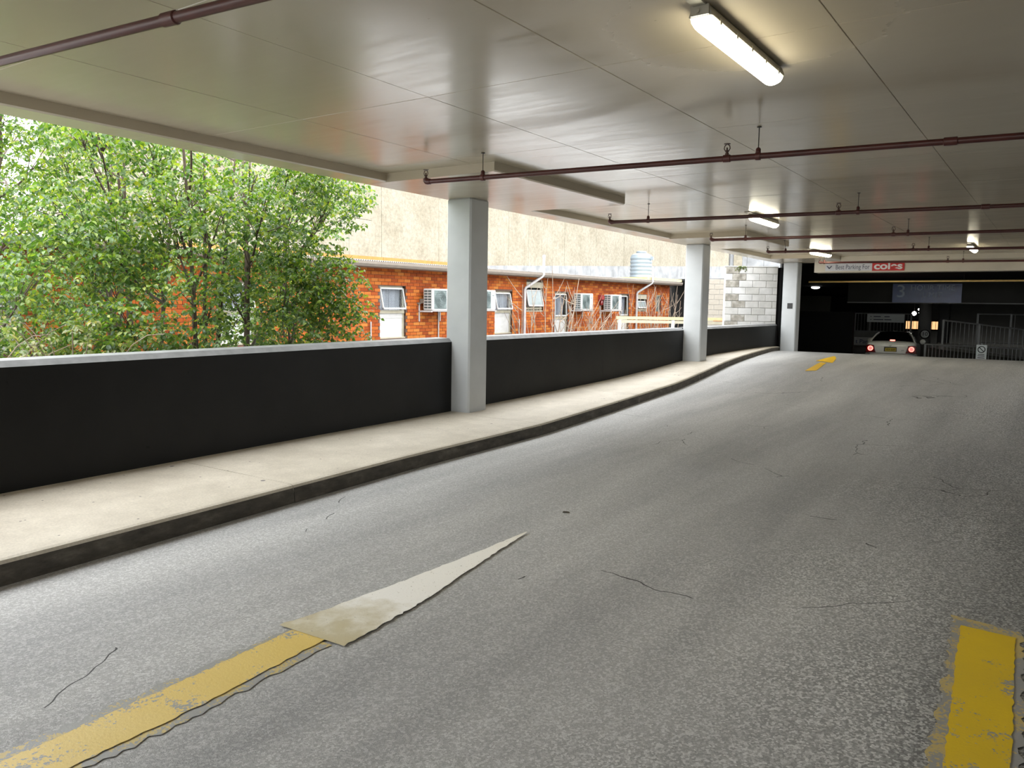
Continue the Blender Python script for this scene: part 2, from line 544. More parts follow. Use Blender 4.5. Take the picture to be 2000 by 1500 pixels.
LOBES = {
    'A': [(-13.2,5.1,4.7),(-11.1,4.7,4.1),(-11.3,4.8,3.8),(-13.2,6.0,4.2),(-13.2,5.6,3.5),(-11.5,5.4,3.5),(-12.8,5.0,3.1),(-11.0,4.4,2.9),(-13.2,5.9,3.3),(-12.1,4.6,2.7),(-12.8,5.5,2.8),(-11.4,5.3,2.8),(-13.2,5.0,2.4),(-10.3,4.2,2.2),(-13.2,5.9,2.5),(-10.4,4.0,1.9),(-10.9,4.6,1.9),(-9.2,4.2,1.8),(-13.2,5.0,1.5),(-13.2,5.3,1.7),(-12.7,5.5,1.6),(-13.2,5.2,1.1),(-10.6,4.3,1.2),(-9.7,4.5,1.2),(-10.7,4.0,0.9),(-10.5,4.5,0.9)],
    'B': [(-11.7,5.7,4.7),(-10.3,5.2,4.4),(-10.4,5.3,4.0),(-9.0,4.8,3.7),(-13.2,6.7,4.2),(-13.0,7.1,4.4),(-10.8,5.4,3.4),(-13.2,7.0,3.9),(-10.7,5.1,2.9),(-12.5,6.5,3.2),(-12.4,6.8,3.2),(-9.6,4.7,2.6),(-9.6,5.1,2.6),(-10.6,5.1,2.3),(-9.2,4.8,2.3),(-13.2,6.5,2.1),(-9.8,5.2,2.0),(-9.6,5.4,1.9),(-13.2,6.3,1.6),(-12.6,6.4,1.6),(-12.1,6.6,1.7),(-11.5,5.8,1.3),(-9.3,4.8,1.1),(-8.9,4.9,1.1)],
    'C': [(-11.6,6.9,4.6),(-11.4,7.2,4.7),(-9.3,5.6,3.6),(-10.5,6.2,3.5),(-9.3,5.7,3.4),(-12.2,7.4,3.3),(-10.1,5.7,2.7),(-9.1,5.6,2.6),(-9.1,5.0,2.2),(-9.8,5.8,2.2),(-10.7,6.6,2.0),(-11.2,6.5,1.5),(-11.1,7.1,1.7),(-8.6,4.9,1.4),(-8.5,5.3,1.2),(-8.7,5.2,1.0),(-9.2,5.9,1.0)],
    'D': [(-8.0,5.3,3.7),(-11.5,8.1,4.8),(-11.4,7.9,4.4),(-9.3,6.2,3.3),(-8.6,5.6,2.9),(-9.5,6.7,3.0),(-9.4,6.3,2.8),(-8.0,5.7,2.6),(-9.1,5.8,2.4),(-11.3,8.0,2.6),(-8.2,5.5,1.9),(-9.4,6.6,1.7),(-9.7,6.4,1.2),(-8.1,5.6,1.1)],
    'E': [(-10.9,8.3,4.7),(-10.8,7.9,4.2),(-10.7,8.5,4.3),(-10.2,7.4,3.6),(-8.6,6.7,3.3),(-10.1,7.6,3.2),(-9.3,7.4,3.1),(-8.0,6.2,2.7),(-8.3,6.3,2.3),(-9.5,6.9,2.1),(-9.2,7.0,2.1),(-8.6,6.4,1.6),(-10.1,7.9,1.6),(-10.5,8.1,1.2),(-8.9,6.6,0.9)],
    'F': [(-8.1,7.3,2.1),(-8.0,7.4,1.9),(-8.0,7.3,1.5),(-8.0,7.4,1.3),(-8.0,6.7,1.2),(-8.0,6.6,1.7),(-8.0,7.4,3.1),(-8.0,7.4,2.9),(-8.2,7.2,1.8),(-8.0,7.0,3.7),(-8.7,7.3,3.6),(-8.0,7.2,3.4),(-9.0,7.8,3.2),(-8.9,8.4,3.3),(-8.9,7.4,2.9),(-10.0,8.9,3.0),(-8.5,6.9,2.4),(-8.6,7.3,2.3),(-9.6,7.9,2.1),(-8.0,7.1,2.1),(-9.7,8.2,1.7),(-8.0,7.5,1.6),(-8.8,7.3,1.3),(-9.1,7.2,0.9)]}

# ------------------------------------------------------------------ road, footpath, parapet
ys = [-14 + .5 * i for i in range(149)]
mb = MB()
mb.strip([[(x, y, zr(y)) for x in (-13.0, -9.0, -7.4, -5.0, -2.5, 0, 2.5, 6.4)] for y in ys if y <= 60])
road = obj('floor', mb, 'asphalt', smooth=True)
tag(road, 'grey asphalt driveway rising to a crest', None, None, 'structure')

path = struct('trim_1', 'raised concrete footpath with kerb beside the driveway')
joints = [-14, -6.2, 1.2, 4.5, 8.57, 11.9, 15.2, 17.6, 20.4, 24.35]
for a, b in zip(joints[:-1], joints[1:]):
    n = max(2, int((b - a) / .25))
    yy = [a + .004 + (b - a - .008) * i / n for i in range(n + 1)]
    top = MB().strip([[(-7.42, y, zw(y) - .15), (-7.42, y, zw(y)), (kx(y) - .035, y, zw(y)), (kx(y) - .008, y, zw(y) - .008), (kx(y), y, zw(y) - .03)] for y in yy])
    for y, r in ((yy[0], 0), (yy[-1], 1)):
        q = [(-7.42, y, zw(y)), (-7.42, y, zw(y) - .35), (kx(y) + .03, y, zw(y) - .35), (kx(y), y, zw(y) - .03), (kx(y) - .008, y, zw(y) - .008), (kx(y) - .035, y, zw(y))]
        top.add(q if r == 0 else q[::-1], [tuple(range(6))])
    sl = obj('footpath_slab', top, 'footpath', path)
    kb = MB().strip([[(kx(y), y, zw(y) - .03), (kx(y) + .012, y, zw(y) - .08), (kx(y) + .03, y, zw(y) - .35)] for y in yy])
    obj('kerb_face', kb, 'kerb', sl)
# the kerb's last length sinks to the road beside the third column
mb = MB()
rows = []
for i in range(9):
    y = 24.36 + .1 * i
    h = zw(24.35) * (1 - i / 8) + zr(25.2) * (i / 8)
    rows.append([(-7.42, y, zr(y) - .1), (-7.42, y, h), (-7.05, y, h), (-7.02, y, zr(y) - .1)])
obj('kerb_end', mb.strip(rows), 'kerb', path)

COLS = [(-6.74, 8.72), (-6.65, 16.97), (-6.53, 24.05)]
CW = .42
XP = -7.05
def ptop(y): return float(np.interp(y, [-14, 2.9, 8.7, 17.2, 24.1], [1.0, 1.113, 1.183, 1.246, 1.303]))
par = struct('wall_left', 'low charcoal parapet wall along the footpath')
def parapet(a, b):
    n = max(2, int((b - a) / .5))
    yy = [a + (b - a) * i / n for i in range(n + 1)]
    prof = lambda y: [(XP, y, zw(y) - .3), (XP, y, ptop(y) - .055), (XP - .05, y, ptop(y) - .004), (XP - .30, y, ptop(y)), (XP - .33, y, ptop(y) - .03), (XP - .33, y, -1.0)]
    body = MB().strip([[p for p in prof(y)[:2]] for y in yy])
    body.strip([[p for p in prof(y)[3:]] for y in yy])
    for y, r in ((yy[0], 1), (yy[-1], 0)):
        q = prof(y)
        body.add(q if r else q[::-1], [tuple(range(6))])
    w = obj('parapet_panel', body, 'charcoal', par)
    obj('parapet_cap', MB().strip([[p for p in prof(y)[1:4]] for y in yy]), 'cap', w)
parapet(-14, 2.0 - 6.0)
parapet(-3.99, COLS[0][1] + .02)
parapet(COLS[0][1] + CW - .02, 13.2)
parapet(13.202, COLS[1][1] + .02)
parapet(COLS[1][1] + CW - .02, 24.06)
obj('dark_gap_strip', MB().box(XP - .36, XP + .06, 24.055, 24.25, zw(24) - .4, 2.95), 'black', par)  # black strip stands in for the dark gap beside the far column

labs = ['white square column nearest the camera, standing in the parapet wall',
        'white square column, second from the camera, in front of the dark carport gap',
        'white column at the far end of the parapet, with a small black plate']
for i, (x, y) in enumerate(COLS):
    z0 = zw(y) - (.02 if i < 2 else .5)
    c = thing('support_column', labs[i], 'column', (x - CW / 2, y + CW / 2, z0))
    h = SOF - z0
    obj('shaft', MB().cham(-CW / 2, CW / 2, -CW / 2, CW / 2, 0, h - .001, .022), 'column', c)
    if i == 0:
        obj('chamfered_foot', MB().cham(-CW / 2 - .004, CW / 2 + .004, -CW / 2 - .004, CW / 2 + .004, 0.0, .03, .02), 'column', c)
    if i == 2:
        p = obj('plate', MB().box(-.075, .075, -CW / 2 - .012, -CW / 2 - .001, 1.62, 1.78), 'plate_black', c, loc=(.03, 0, 0))
        p['label'] = 'small square black plate'

# ------------------------------------------------------------------ ceiling
ce = struct('ceiling', 'glossy off-white concrete ceiling with board joints')
core = MB().box(-7.2, 7.0, -14, 24.7, CEIL + .007, CEIL + .45)
obj('slab_core', core, 'ceiling', ce)
gx = [-6.86, -5.55, -4.12, -2.65, -1.15, .32, 1.79, 3.26, 4.73, 7.0]
gy = [4.78 + 2.1 * k for k in range(-9, 10)] + [24.7]
pm = {}
k = 0
for i in range(len(gx) - 1):
    for j in range(len(gy) - 1):
        w, d = gx[i + 1] - gx[i] - .0025, gy[j + 1] - gy[j] - .0025
        if gy[j] > 24 : continue
        key = (round(w, 3), round(d, 3))
        if key not in pm:
            b = MB()
            c = .003
            b.add([(-w/2 + c, -d/2 + c, -.018), (w/2 - c, -d/2 + c, -.018), (w/2 - c, d/2 - c, -.018), (-w/2 + c, d/2 - c, -.018),
                   (-w/2, -d/2, -.014), (w/2, -d/2, -.014), (w/2, d/2, -.014), (-w/2, d/2, -.014),
                   (-w/2, -d/2, .004), (w/2, -d/2, .004), (w/2, d/2, .004), (-w/2, d/2, .004)],
                  [(0, 3, 2, 1), (0, 1, 5, 4), (1, 2, 6, 5), (2, 3, 7, 6), (3, 0, 4, 7), (4, 5, 9, 8), (5, 6, 10, 9), (6, 7, 11, 10), (7, 4, 8, 11), (8, 9, 10, 11)])
            pm[key] = b.mesh('ceiling_panel', 'ceiling')
        link('ceiling_panel', pm[key], ce, ((gx[i] + gx[i + 1]) / 2, (gy[j] + gy[j + 1]) / 2, CEIL + .018 + random.uniform(-.0008, .0008)), (random.uniform(-.0003, .0003), random.uniform(-.0003, .0003), 0))
# edge beam and the thicker drop panels around the columns
eb = MB().prism([(-7.2, SOF), (-6.87, SOF), (-6.85, SOF + .012), (-6.85, CEIL + .1), (-7.2, CEIL + .1)], -14, 24.6, 'y')
obj('edge_beam', eb, 'ceiling', ce)
for a, b in ((-1.2, 2.0 - .1), (7.2, 10.35), (15.6, 18.5), (22.4, 24.6)):
    if a < 0: continue
    obj('drop_panel', MB().prism([(-7.19, SOF - .002), (-5.27, SOF - .002), (-5.25, SOF + .01), (-5.25, CEIL + .1), (-7.19, CEIL + .1)], a, b, 'y'), 'ceiling', ce)
lin = struct('trim_2', 'pale lintel beam across the garage entry')
obj('lintel_beam', MB().box(-6.11, 7.0, 24.2, 24.7, 2.80, 3.3), 'lintel', lin)
obj('lintel_step', MB().box(-5.24, 7.0, 23.5, 24.19, 3.07, 3.25), 'lintel', lin)

# right hand side of the driveway (open above a parapet, like the left)
wr = struct('wall_right', 'wall on the right side of the driveway, opening above a parapet farther on')
mb = MB()
for a, b in zip(ys[:-1], ys[1:]):
    if b <= 24.5:
        mb.box(6.4, 6.7, a, b, -1.0, zr(a) + 1.1 if 13.4 < b < 23.4 else CEIL + .1)
obj('wall_body', mb, 'grey_concrete', wr)
for y in (-8, 0.4, 8.7, 16.97, 23.5):
    obj('column_shaft', MB().box(6.3, 6.72, y, y + .42, zr(y) - .2, CEIL + .05), 'column', wr)

# ------------------------------------------------------------------ road markings
def ribbon(rows, seed=0, rag=.012, sub=10):
    # rows: list of ((xl,yl),(xr,yr)); follows the road a few millimetres above it
    r_ = random.Random(seed)
    out = []
    for (l0, r0), (l1, r1) in zip(rows[:-1], rows[1:]):
        L = math.hypot(l1[0] - l0[0], l1[1] - l0[1])
        n = max(2, int(L / .04))
        for i in range(n):
            t = i / n
            l = (l0[0] + (l1[0] - l0[0]) * t, l0[1] + (l1[1] - l0[1]) * t)
            r = (r0[0] + (r1[0] - r0[0]) * t, r0[1] + (r1[1] - r0[1]) * t)
            out.append((l, r))
    out.append(rows[-1])
    rr = []
    for l, r in out:
        j1, j2 = r_.uniform(-rag, rag), r_.uniform(-rag, rag)
        w = math.hypot(r[0] - l[0], r[1] - l[1])
        s = min(1, w / .08)
        l = (l[0] + j1 * s, l[1]); r = (r[0] + j2 * s, r[1])
        rr.append([(l[0] + (r[0] - l[0]) * q, l[1] + (r[1] - l[1]) * q, zr(l[1] + (r[1] - l[1]) * q) + .006) for q in (0, .25, .5, .75, 1)])
    return MB().strip(rr)
a1 = thing('road_arrow', 'large worn arrow on the near asphalt, yellow shaft and white-cream head', 'road marking', (0, 0, 0))
o = obj('feathered_edge', ribbon([((-3.31, -.4), (-2.93, -.4)), ((-3.31, 2.1), (-2.94, 1.95)), ((-3.32, 2.74), (-3.0, 2.74))], 5, .02), 'yellow_edge', a1, loc=(0, 0, -.002))
obj('arrow_shaft', ribbon([((-3.24, -.4), (-2.99, -.4)), ((-3.24, 1.29), (-2.99, 1.25)), ((-3.26, 2.18), (-2.99, 2.0)), ((-3.29, 2.77), (-3.06, 2.77))], 1, .008), 'yellow_old', a1, loc=(0, 0, .002))['label'] = 'worn yellow shaft'
obj('arrow_head', ribbon([((-3.40, 2.74), (-2.92, 2.76)), ((-3.36, 2.95), (-2.93, 2.95)), ((-3.30, 3.67), (-2.98, 3.42)), ((-3.265, 4.35), (-3.14, 4.35)), ((-3.245, 4.93), (-3.235, 4.93))], 2, .008), 'cream_paint', a1, loc=(0, 0, .004))['label'] = 'white-cream head'
a2 = thing('road_arrow', 'bright yellow arrow painted near the crest of the driveway', 'road marking', (0, 0, 0))
obj('arrow_shaft', ribbon([((-4.50, 17.48), (-4.31, 17.66)), ((-4.73, 19.75), (-4.57, 19.62))], 3, .004), 'yellow_new', a2)
obj('arrow_head', ribbon([((-4.93, 20.1), (-4.45, 19.70)), ((-4.95, 21.2), (-4.70, 21.2)), ((-4.955, 22.1), (-4.945, 22.1))], 4, .004), 'yellow_new', a2)
a3 = thing('lane_line', 'thick yellow lane line at the bottom right of the driveway', 'road marking', (0, 0, 0))
obj('feathered_edge', ribbon([((-.31, .5), (.02, .5)), ((-.33, 3.3), (-.02, 3.3)), ((-.36, 4.1), (-.045, 4.2)), ((-.415, 5.02), (-.085, 4.97))], 7, .016), 'yellow_edge', a3, loc=(0, 0, -.002))
obj('painted_line', ribbon([((-.26, .5), (-.03, .5)), ((-.27, 3.3), (-.055, 3.3)), ((-.32, 4.1), (-.085, 4.2)), ((-.365, 4.88), (-.11, 4.86))], 8, .006), 'yellow', a3, loc=(0, 0, .001))
# dry leaf lying on the asphalt
lf = MB()
lf.add([(-.05, 0, .004), (-.02, .028, .016), (.03, .022, .012), (.065, 0, .002), (.03, -.022, .02), (-.02, -.026, .022), (0, 0, .003), (-.05, 0, .001), (0, 0, 0), (.065, 0, 0)],
       [(0, 6, 1), (1, 6, 2), (2, 6, 3), (3, 6, 4), (4, 6, 5), (5, 6, 0), (7, 9, 8)])
d = obj('fallen_leaf', lf, 'bark', loc=(-3.29, 5.58, zr(5.58) + .001), rot=(0, 0, .9))
d.scale = (.6, .6, .6)
tag(d, 'small dark fallen leaf lying on the asphalt beyond the white arrow tip', 'leaf')

# ------------------------------------------------------------------ sprinkler pipes
ZP = 2.95
def sprinkler(parent, x, elbow=False):
    b = MB().lathe([(.017, .02), (.017, .045), (.012, .048), (.012, .058), (.02, .06), (.02, .068), (.008, .07), (.006, .095)], 10)
    for s in (-1, 1):
        b.tube([(s * .014, 0, .066), (s * .026, 0, .085), (s * .022, 0, .108), (s * .006, 0, .122)], .0045, 6)
    b.lathe([(.006, .118), (.03, .124), (.03, .128), (.004, .13)], 12)
    return obj('sprinkler_head', b, 'brass', parent, True, (x, 0, 0))
def hanger(parent, x, lean=0.0):
    top = CEIL - ZP - .002
    b = MB().tube([(0, 0, .03), (lean, 0, top)], .0045, 6)
    b.lathe([(.02, top - .006), (.02, top)], 10, (lean, 0, 0))
    h = obj('hanger', b, 'rod', parent, True, (x, 0, 0))
    c = MB().lathe([(.034, -.02), (.036, -.012), (.036, .012), (.034, .02)], 14, (0, 0, 0), 'x')
    c.lathe([(.022, .03), (.022, .06), (.012, .072)], 10)
    obj('clamp', c, 'pipe', h, True)
    return h
def coupling(parent, x, w=.05):
    return obj('coupling', MB().lathe([(.027, -w), (.033, -w + .006), (.033, w - .006), (.027, w)], 14, (0, 0, 0), 'x'), 'pipe', parent, True, (x, 0, 0))
PIPES = [  # x0, y0, heading, list of fittings (kind, x along pipe)
    (-6.2, 2.09, .085, True, [('c', 2.60), ('h', 1.0), ('h', 6.0)], 'maroon sprinkler pipe crossing the top left corner, nearest the camera'),
    (-5.78, 6.68, .09, True, [('h', .72), ('s', 3.24), ('h', 3.51), ('c', 4.97), ('h', 8.5)], 'maroon sprinkler pipe just in front of the first column'),
    (-5.86, 11.06, .088, True, [('h', .62), ('s', 3.28), ('h', 3.52), ('c', 4.97), ('h', 8.5)], 'maroon sprinkler pipe crossing in front of the second ceiling light'),
    (-5.57, 14.56, .060, True, [('h', .64), ('s', 3.10), ('h', 3.32), ('h', 8.5)], 'maroon sprinkler pipe ending beside the head of the second column'),
    (-5.53, 17.88, .13, True, [('h', .38), ('s', 2.88), ('h', 3.16), ('h', 8.0)], 'fifth maroon sprinkler pipe counted from the camera, level with the round light'),
    (-5.44, 22.02, .14, True, [('h', .12), ('s', 2.97), ('h', 3.3), ('h', 8.0)], 'farthest maroon sprinkler pipe, along the top of the parking sign'),
]
for i, (x0, y0, a, elbow, fit, lab) in enumerate(PIPES):
    t = thing('sprinkler_pipe', lab, 'pipe', (x0, y0, ZP), (0, 0, a), 'sprinkler pipes under the ceiling')
    b = MB().tube([(0, 0, .035), (.002, 0, .014), (.012, 0, .003), (.03, 0, 0), (.06, 0, 0)], [.03, .033, .034, .034, .03], 12)
    obj('elbow', b, 'pipe', t, True)
    obj('pipe_run', MB().tube([(.03, 0, 0), (11.8, 0, 0)], .026, 14), 'pipe', t, True)
    sprinkler(t, 0)
    for kd, x in fit:
        if kd == 'h': hanger(t, x, (-.03 if i == 4 and x < 1 else 0))
        elif kd == 's':
            sprinkler(t, x); coupling(t, x, .035)
        else: coupling(t, x)

# ------------------------------------------------------------------ ceiling lights
def batten():
    L = 1.30
    t = thing('ceiling_light', '', 'light', (0, 0, 0), (0, 0, 0), 'fluorescent battens on the ceiling')
    hs = MB()
    sec = [(-.045, -.004), (-.062, -.045), (-.066, -.062), (.066, -.062), (.062, -.045), (.045, -.004)]
    hs.prism(sec, -L / 2, L / 2, 'y')
    obj('housing', hs, 'housing', t, bevel=.006)
    obj('mounting_strip', MB().box(-.035, .035, -L / 2 - .25, L / 2 - .1, -.012, 0), 'housing', t)
    df = MB()
    rows = []
    for j, y in enumerate([-L / 2 + .005, -L / 2 + .02, -L / 2 + .05, -L / 2 + .09] + [L / 2 - .09, L / 2 - .05, L / 2 - .02, L / 2 - .005]):
        e_ = [.35, .75, .95, 1, 1, .95, .75, .35][j]
        rows.append([(.060 * math.cos(PI * q / 10) * (.86 + .14 * e_), y, -.0625 - .062 * e_ * math.sin(PI * q / 10) ** .8) for q in range(11)])
    df.strip([r[::-1] for r in rows])
    n = len(rows[0])
    df.f.append(tuple(range(n)))
    df.f.append(tuple(range(len(rows) * n - 1, len(rows) * n - n - 1, -1)))
    obj('diffuser', df, 'diffuser', t, True)
    for y in (-.52, -.26, 0, .26, .52):
        for s in (-1, 1):
            obj('clip', MB().box(s * .062 - .005, s * .062 + .005, y - .012, y + .012, -.078, -.045), 'housing', t)
    ec = MB().box(-.05, .05, -L / 2 - .012, -L / 2, -.058, -.006)
    ec.lathe([(.014, -L / 2 - .02), (.014, -L / 2 - .012)], 10, (-.012, 0, -.034), 'y')
    obj('end_cap', ec, 'housing', t)
    return t
b0 = batten()
spots = [((-1.68, 4.76, CEIL), 0.0, 'lit fluorescent batten on the near ceiling, largest of the ceiling lights'),
         ((-4.27, 13.55, CEIL), 0.0, 'lit batten behind the third sprinkler pipe, left of the middle of the driveway'),
         ((-5.25, 21.35, CEIL), -.1, 'farthest lit batten, just above the parking sign'),
         ((-1.85, 20.9, CEIL), 0.0, 'lit batten seen end on, at the far right of the ceiling')]
for i, (p, a, lab) in enumerate(spots):
    o = b0 if i == 0 else copy_tree(b0)
    o.location = p
    o.rotation_euler = (0, 0, a)
    o['label'] = lab

# ------------------------------------------------------------------ sign on the lintel
sg = thing('parking_sign', 'white sign reading Best Parking For coles on the lintel beam', 'sign', (-4.75, 24.19, 2.945))
obj('sign_sheet', MB().box(-1.05, .20, -.012, 0, -.105, .105), 'sign_white', sg)
rp = obj('red_panel', MB().box(.20, 1.02, -.016, 0, -.115, .125), 'sign_red', sg)
text('lettering', 'Best Parking For', .185, 'letter_dark', sg, (-.32, -.0125, -.005), FACE, .001, fit=.90)
o = text('lettering', 'coles', .27, 'letter_white', rp, (.61, -.0165, .012), FACE, .001, fit=.72, label='white rounded shop name on red', bold=.008)
ck = MB().prism([(-1.02, .04), (-.955, -.045), (-.925, -.045), (-.86, .04), (-.89, .04), (-.94, -.01), (-.99, .04)], -.016, -.012, 'y')
obj('arrow_mark', ck, 'letter_dark', sg)

# ------------------------------------------------------------------ outside: ground and houses
g = obj('ground', MB().box(-120, -7.43, -90, 120, -1.0, -.8), 'ground')
tag(g, 'pale yard ground beyond the parapet', None, None, 'structure')
g = obj('ground', MB().box(6.75, 90, -90, 120, -1.2, -.9), 'ground')
tag(g, 'pale yard ground beyond the parapet', None, None, 'structure')
g = obj('ground', MB().box(-7.42, 6.74, -90, -13.9, -1.0, zr(-14)), 'ground')
tag(g, 'street level where the driveway begins', None, None, 'structure')

HX, TILT = -14.2, .009
house = thing('brick_house', 'long low red brick house with an iron roof and white panelled windows', 'house', (HX, 0, 0), (TILT, 0, 0))
W = [  # y0, y1, z0, z1 (openings, in the plane of the wall), kind
    (1.6, 2.5, .68, 1.98, 'panel'), (5.4, 6.3, .68, 1.98, 'panel'), (10.0, 10.95, .66, 1.98, 'panel'), (14.70, 15.66, .66, 2.00, 'panel'),
    (19.62, 20.55, .66, 1.96, 'panel'), (21.33, 22.33, 1.34, 2.30, 'blind'), (23.06, 23.95, .46, 1.98, 'door'),
    (27.80, 28.62, .46, 1.98, 'door'), (29.38, 30.25, 1.30, 2.02, 'blind'), (31.15, 31.62, 1.30, 2.02, 'slot')]
CH, BL, BW, ZB0, NB = .086, .24, .11, .21, 26
TOPW = ZB0 + NB * CH
backing = MB()
zc = -.95
def seg(y0, y1, z0, z1, x=-.008, d=.2):
    backing.box(x - d, x, y0, y1, z0, z1)
edge_y = [0.0] + [v for w in W for v in (w[0], w[1])] + [32.5]
for i in range(0, len(edge_y), 2):
    seg(edge_y[i], edge_y[i + 1], zc, TOPW)
for w in W:
    seg(w[0], w[1], zc, w[2]); seg(w[0], w[1], w[3], TOPW)
wall = obj('wall', backing, 'mortar', house)
def free(y0, y1, z0, z1):
    for w in W:
        if z1 > w[2] + .02 and z0 < w[3] - .02:
            if y1 > w[0] and y0 < w[1]:
                if y0 < w[0] - .05: return (y0, w[0])
                if y1 > w[1] + .05: return (w[1], y1)
                return None
    return (y0, y1)
near, far = [], MB()
for c in range(NB):
    z0 = ZB0 + c * CH
    y = -.12 if c % 2 else 0.0
    while y < 32.45:
        r = free(max(0, y), min(32.5, y + BL - .010), z0, z0 + CH - .010)
        if r and r[1] - r[0] > .06:
            if 14.2 < r[0] < 17.9 and c >= 6 and len(near) < 300:
                near.append((r[0], r[1], z0))
            else:
                pr = random.uniform(-.002, .004)
                far.box(-.05, pr, r[0], r[1], z0, z0 + CH - .010)
        y += BL
shared = {}
for y0, y1, z0 in near:
    w = round(y1 - y0, 2)
    if w not in shared:
        shared[w] = MB().box(-.05, .002, -w / 2, w / 2, 0, CH - .010).mesh('brick', 'brick')
    link('brick', shared[w], wall, (random.uniform(-.001, .004), (y0 + y1) / 2, z0))
o = obj('brickwork', far, 'brick', wall)
o['kind'] = 'stuff'
obj('end_wall', MB().box(-5.4, -.21, 32.3, 32.5, zc, TOPW), 'mortar', house)
# darker soffit board, fascia gutter and corrugated iron
obj('fascia_board', MB().box(.0, .40, -.3, 32.6, TOPW - .02, TOPW + .01), 'gutter', house)
gt = MB().prism([(.36, TOPW - .01), (.46, TOPW - .01), (.50, TOPW + .05), (.50, TOPW + .115), (.485, TOPW + .115), (.485, TOPW + .055), (.45, TOPW + .01), (.36, TOPW + .01)], -.3, 32.75, 'y')
obj('gutter', gt, 'gutter', house)
rf = MB()
rows = []
pitch = .076
n = int(33 / (pitch / 4))
for i in range(n + 1):
    y = -.4 + i * pitch / 4
    dz = .018 * math.sin(i * PI / 2)
    rows.append([(.46, y, TOPW + .125 + dz), (-2.6, y, TOPW + .25 + dz), (-5.4, y, TOPW + .25 + dz)])
rf.strip(rows)
obj('corrugated_roof', rf, 'roof', house)
obj('roof_edge_flashing', MB().box(-.9, .44, 29.3, 32.75, TOPW + .14, TOPW + .25), 'yellow_timber', house)
obj('chimney_pot', MB().lathe([(.09, TOPW + .15), (.09, TOPW + .55), (.11, TOPW + .56), (.11, TOPW + .6)], 12, (-.2, 19.1, 0)), 'ochre', house)
lost = {}
for y0, y1, z0, z1, kd in W:
    o = MB()
    fw = .05
    X = -.07
    if kd == 'slot':
        f = obj('window', MB().box(X - .04, X, y0, y1, z0, z1), 'ac_dark', house)
        obj('frame', MB().box(X, X + .03, y0, y0 + .12, z0, z1).box(X, X + .03, y0, y1, z1 - .06, z1), 'cream_paint_wood', f)
        continue
    zm = z0 + (.64 if kd == 'panel' else .06 if kd == 'blind' else .62)
    zt = z1 - (.22 if kd == 'blind' else 0)
    fr = MB().box(X - .04, X, y0, y0 + fw, z0, z1).box(X - .04, X, y1 - fw, y1, z0, z1).box(X - .04, X, y0, y1, z1 - fw, z1).box(X - .05, X + .02, y0, y1, zm, zm + .08).box(X - .05, X + .05, y0 - .03, y1 + .03, z0 - .03, z0 + .03)
    f = obj('window', fr, 'cream_paint_wood', house)
    # an awning sash pushed open at its foot
    sw = MB()
    a, b, p, q = y0 + fw, y1 - fw, zm + .09, zt - fw
    for (u0, u1, v0, v1) in ((a, a + .035, p, q), (b - .035, b, p, q), (a, b, p, p + .045), (a, b, q - .035, q)):
        sw.box(-.02, .012, u0, u1, v0 - q, v1 - q)
    s = obj('sash', sw, 'white_paint', f, loc=(X + .015, 0, q), rot=(0, -.22 if kd != 'door' else -.04, 0))
    obj('pane', MB().box(-.008, -.002, a + .03, b - .03, p + .04 - q, -.03), 'glass' if kd != 'blind' else 'frosted', f, loc=(X + .015, 0, q), rot=(0, -.22 if kd != 'door' else -.04, 0))
    if kd != 'blind':
        cu = MB()
        rows = []
        m = 36
        for i in range(m + 1):
            y = a + (b - a) * i / m
            x = X - .10 + .018 * math.sin(i * 1.35) + .008 * math.sin(i * 3.1)
            rows.append([(x, y, p - .02), (x, y, q + .03)])
        cu.strip(rows)
        obj('curtain', cu, 'curtain', f, True)
        obj('lower_panel', MB().box(X - .045, X - .02, y0 + fw, y1 - fw, z0, zm - .09).box(X - .04, X - .012, y0 + fw, y1 - fw, zm - .12, zm + .01), 'white_paint', f)
    else:
        obj('blind_box', MB().box(X - .03, X + .06, y0, y1, z1 - .2, z1 - .02), 'cream_paint_wood', f)
    obj('dark_room', MB().box(X - .2, X - .14, y0 - .05, y1 + .05, z0 - .05, z1 + .05), 'ac_dark', f)
for (yb, yt, top) in ((21.12, 21.55, .62), (29.15, 29.68, .58)):
    d = MB().tube([(.08, yb, -.9), (.08, yb, TOPW - .42), (.10, yb + .02, TOPW - .36), (.46, yt - .02, TOPW + .0), (.50, yt, TOPW + .06), (.50, yt, TOPW + top)], .045, 10)
    o = obj('downpipe', d, 'pvc', house, True)
    if yb < 25:
        obj('pipe_cap', MB().lathe([(.055, TOPW + top - .03), (.055, TOPW + top + .03), (.03, TOPW + top + .06)], 10, (.50, yt, 0)), 'pvc', o, True)
for (y, z0, z1) in ((14.35, -.5, 1.1), (16.95, .5, 1.35), (17.65, .5, 1.3), (23.02, .4, 1.35), (20.9, .4, 1.1)):
    obj('conduit', MB().tube([(.03, y, z0), (.03, y, z1)], .018, 8), 'pvc', house, True)

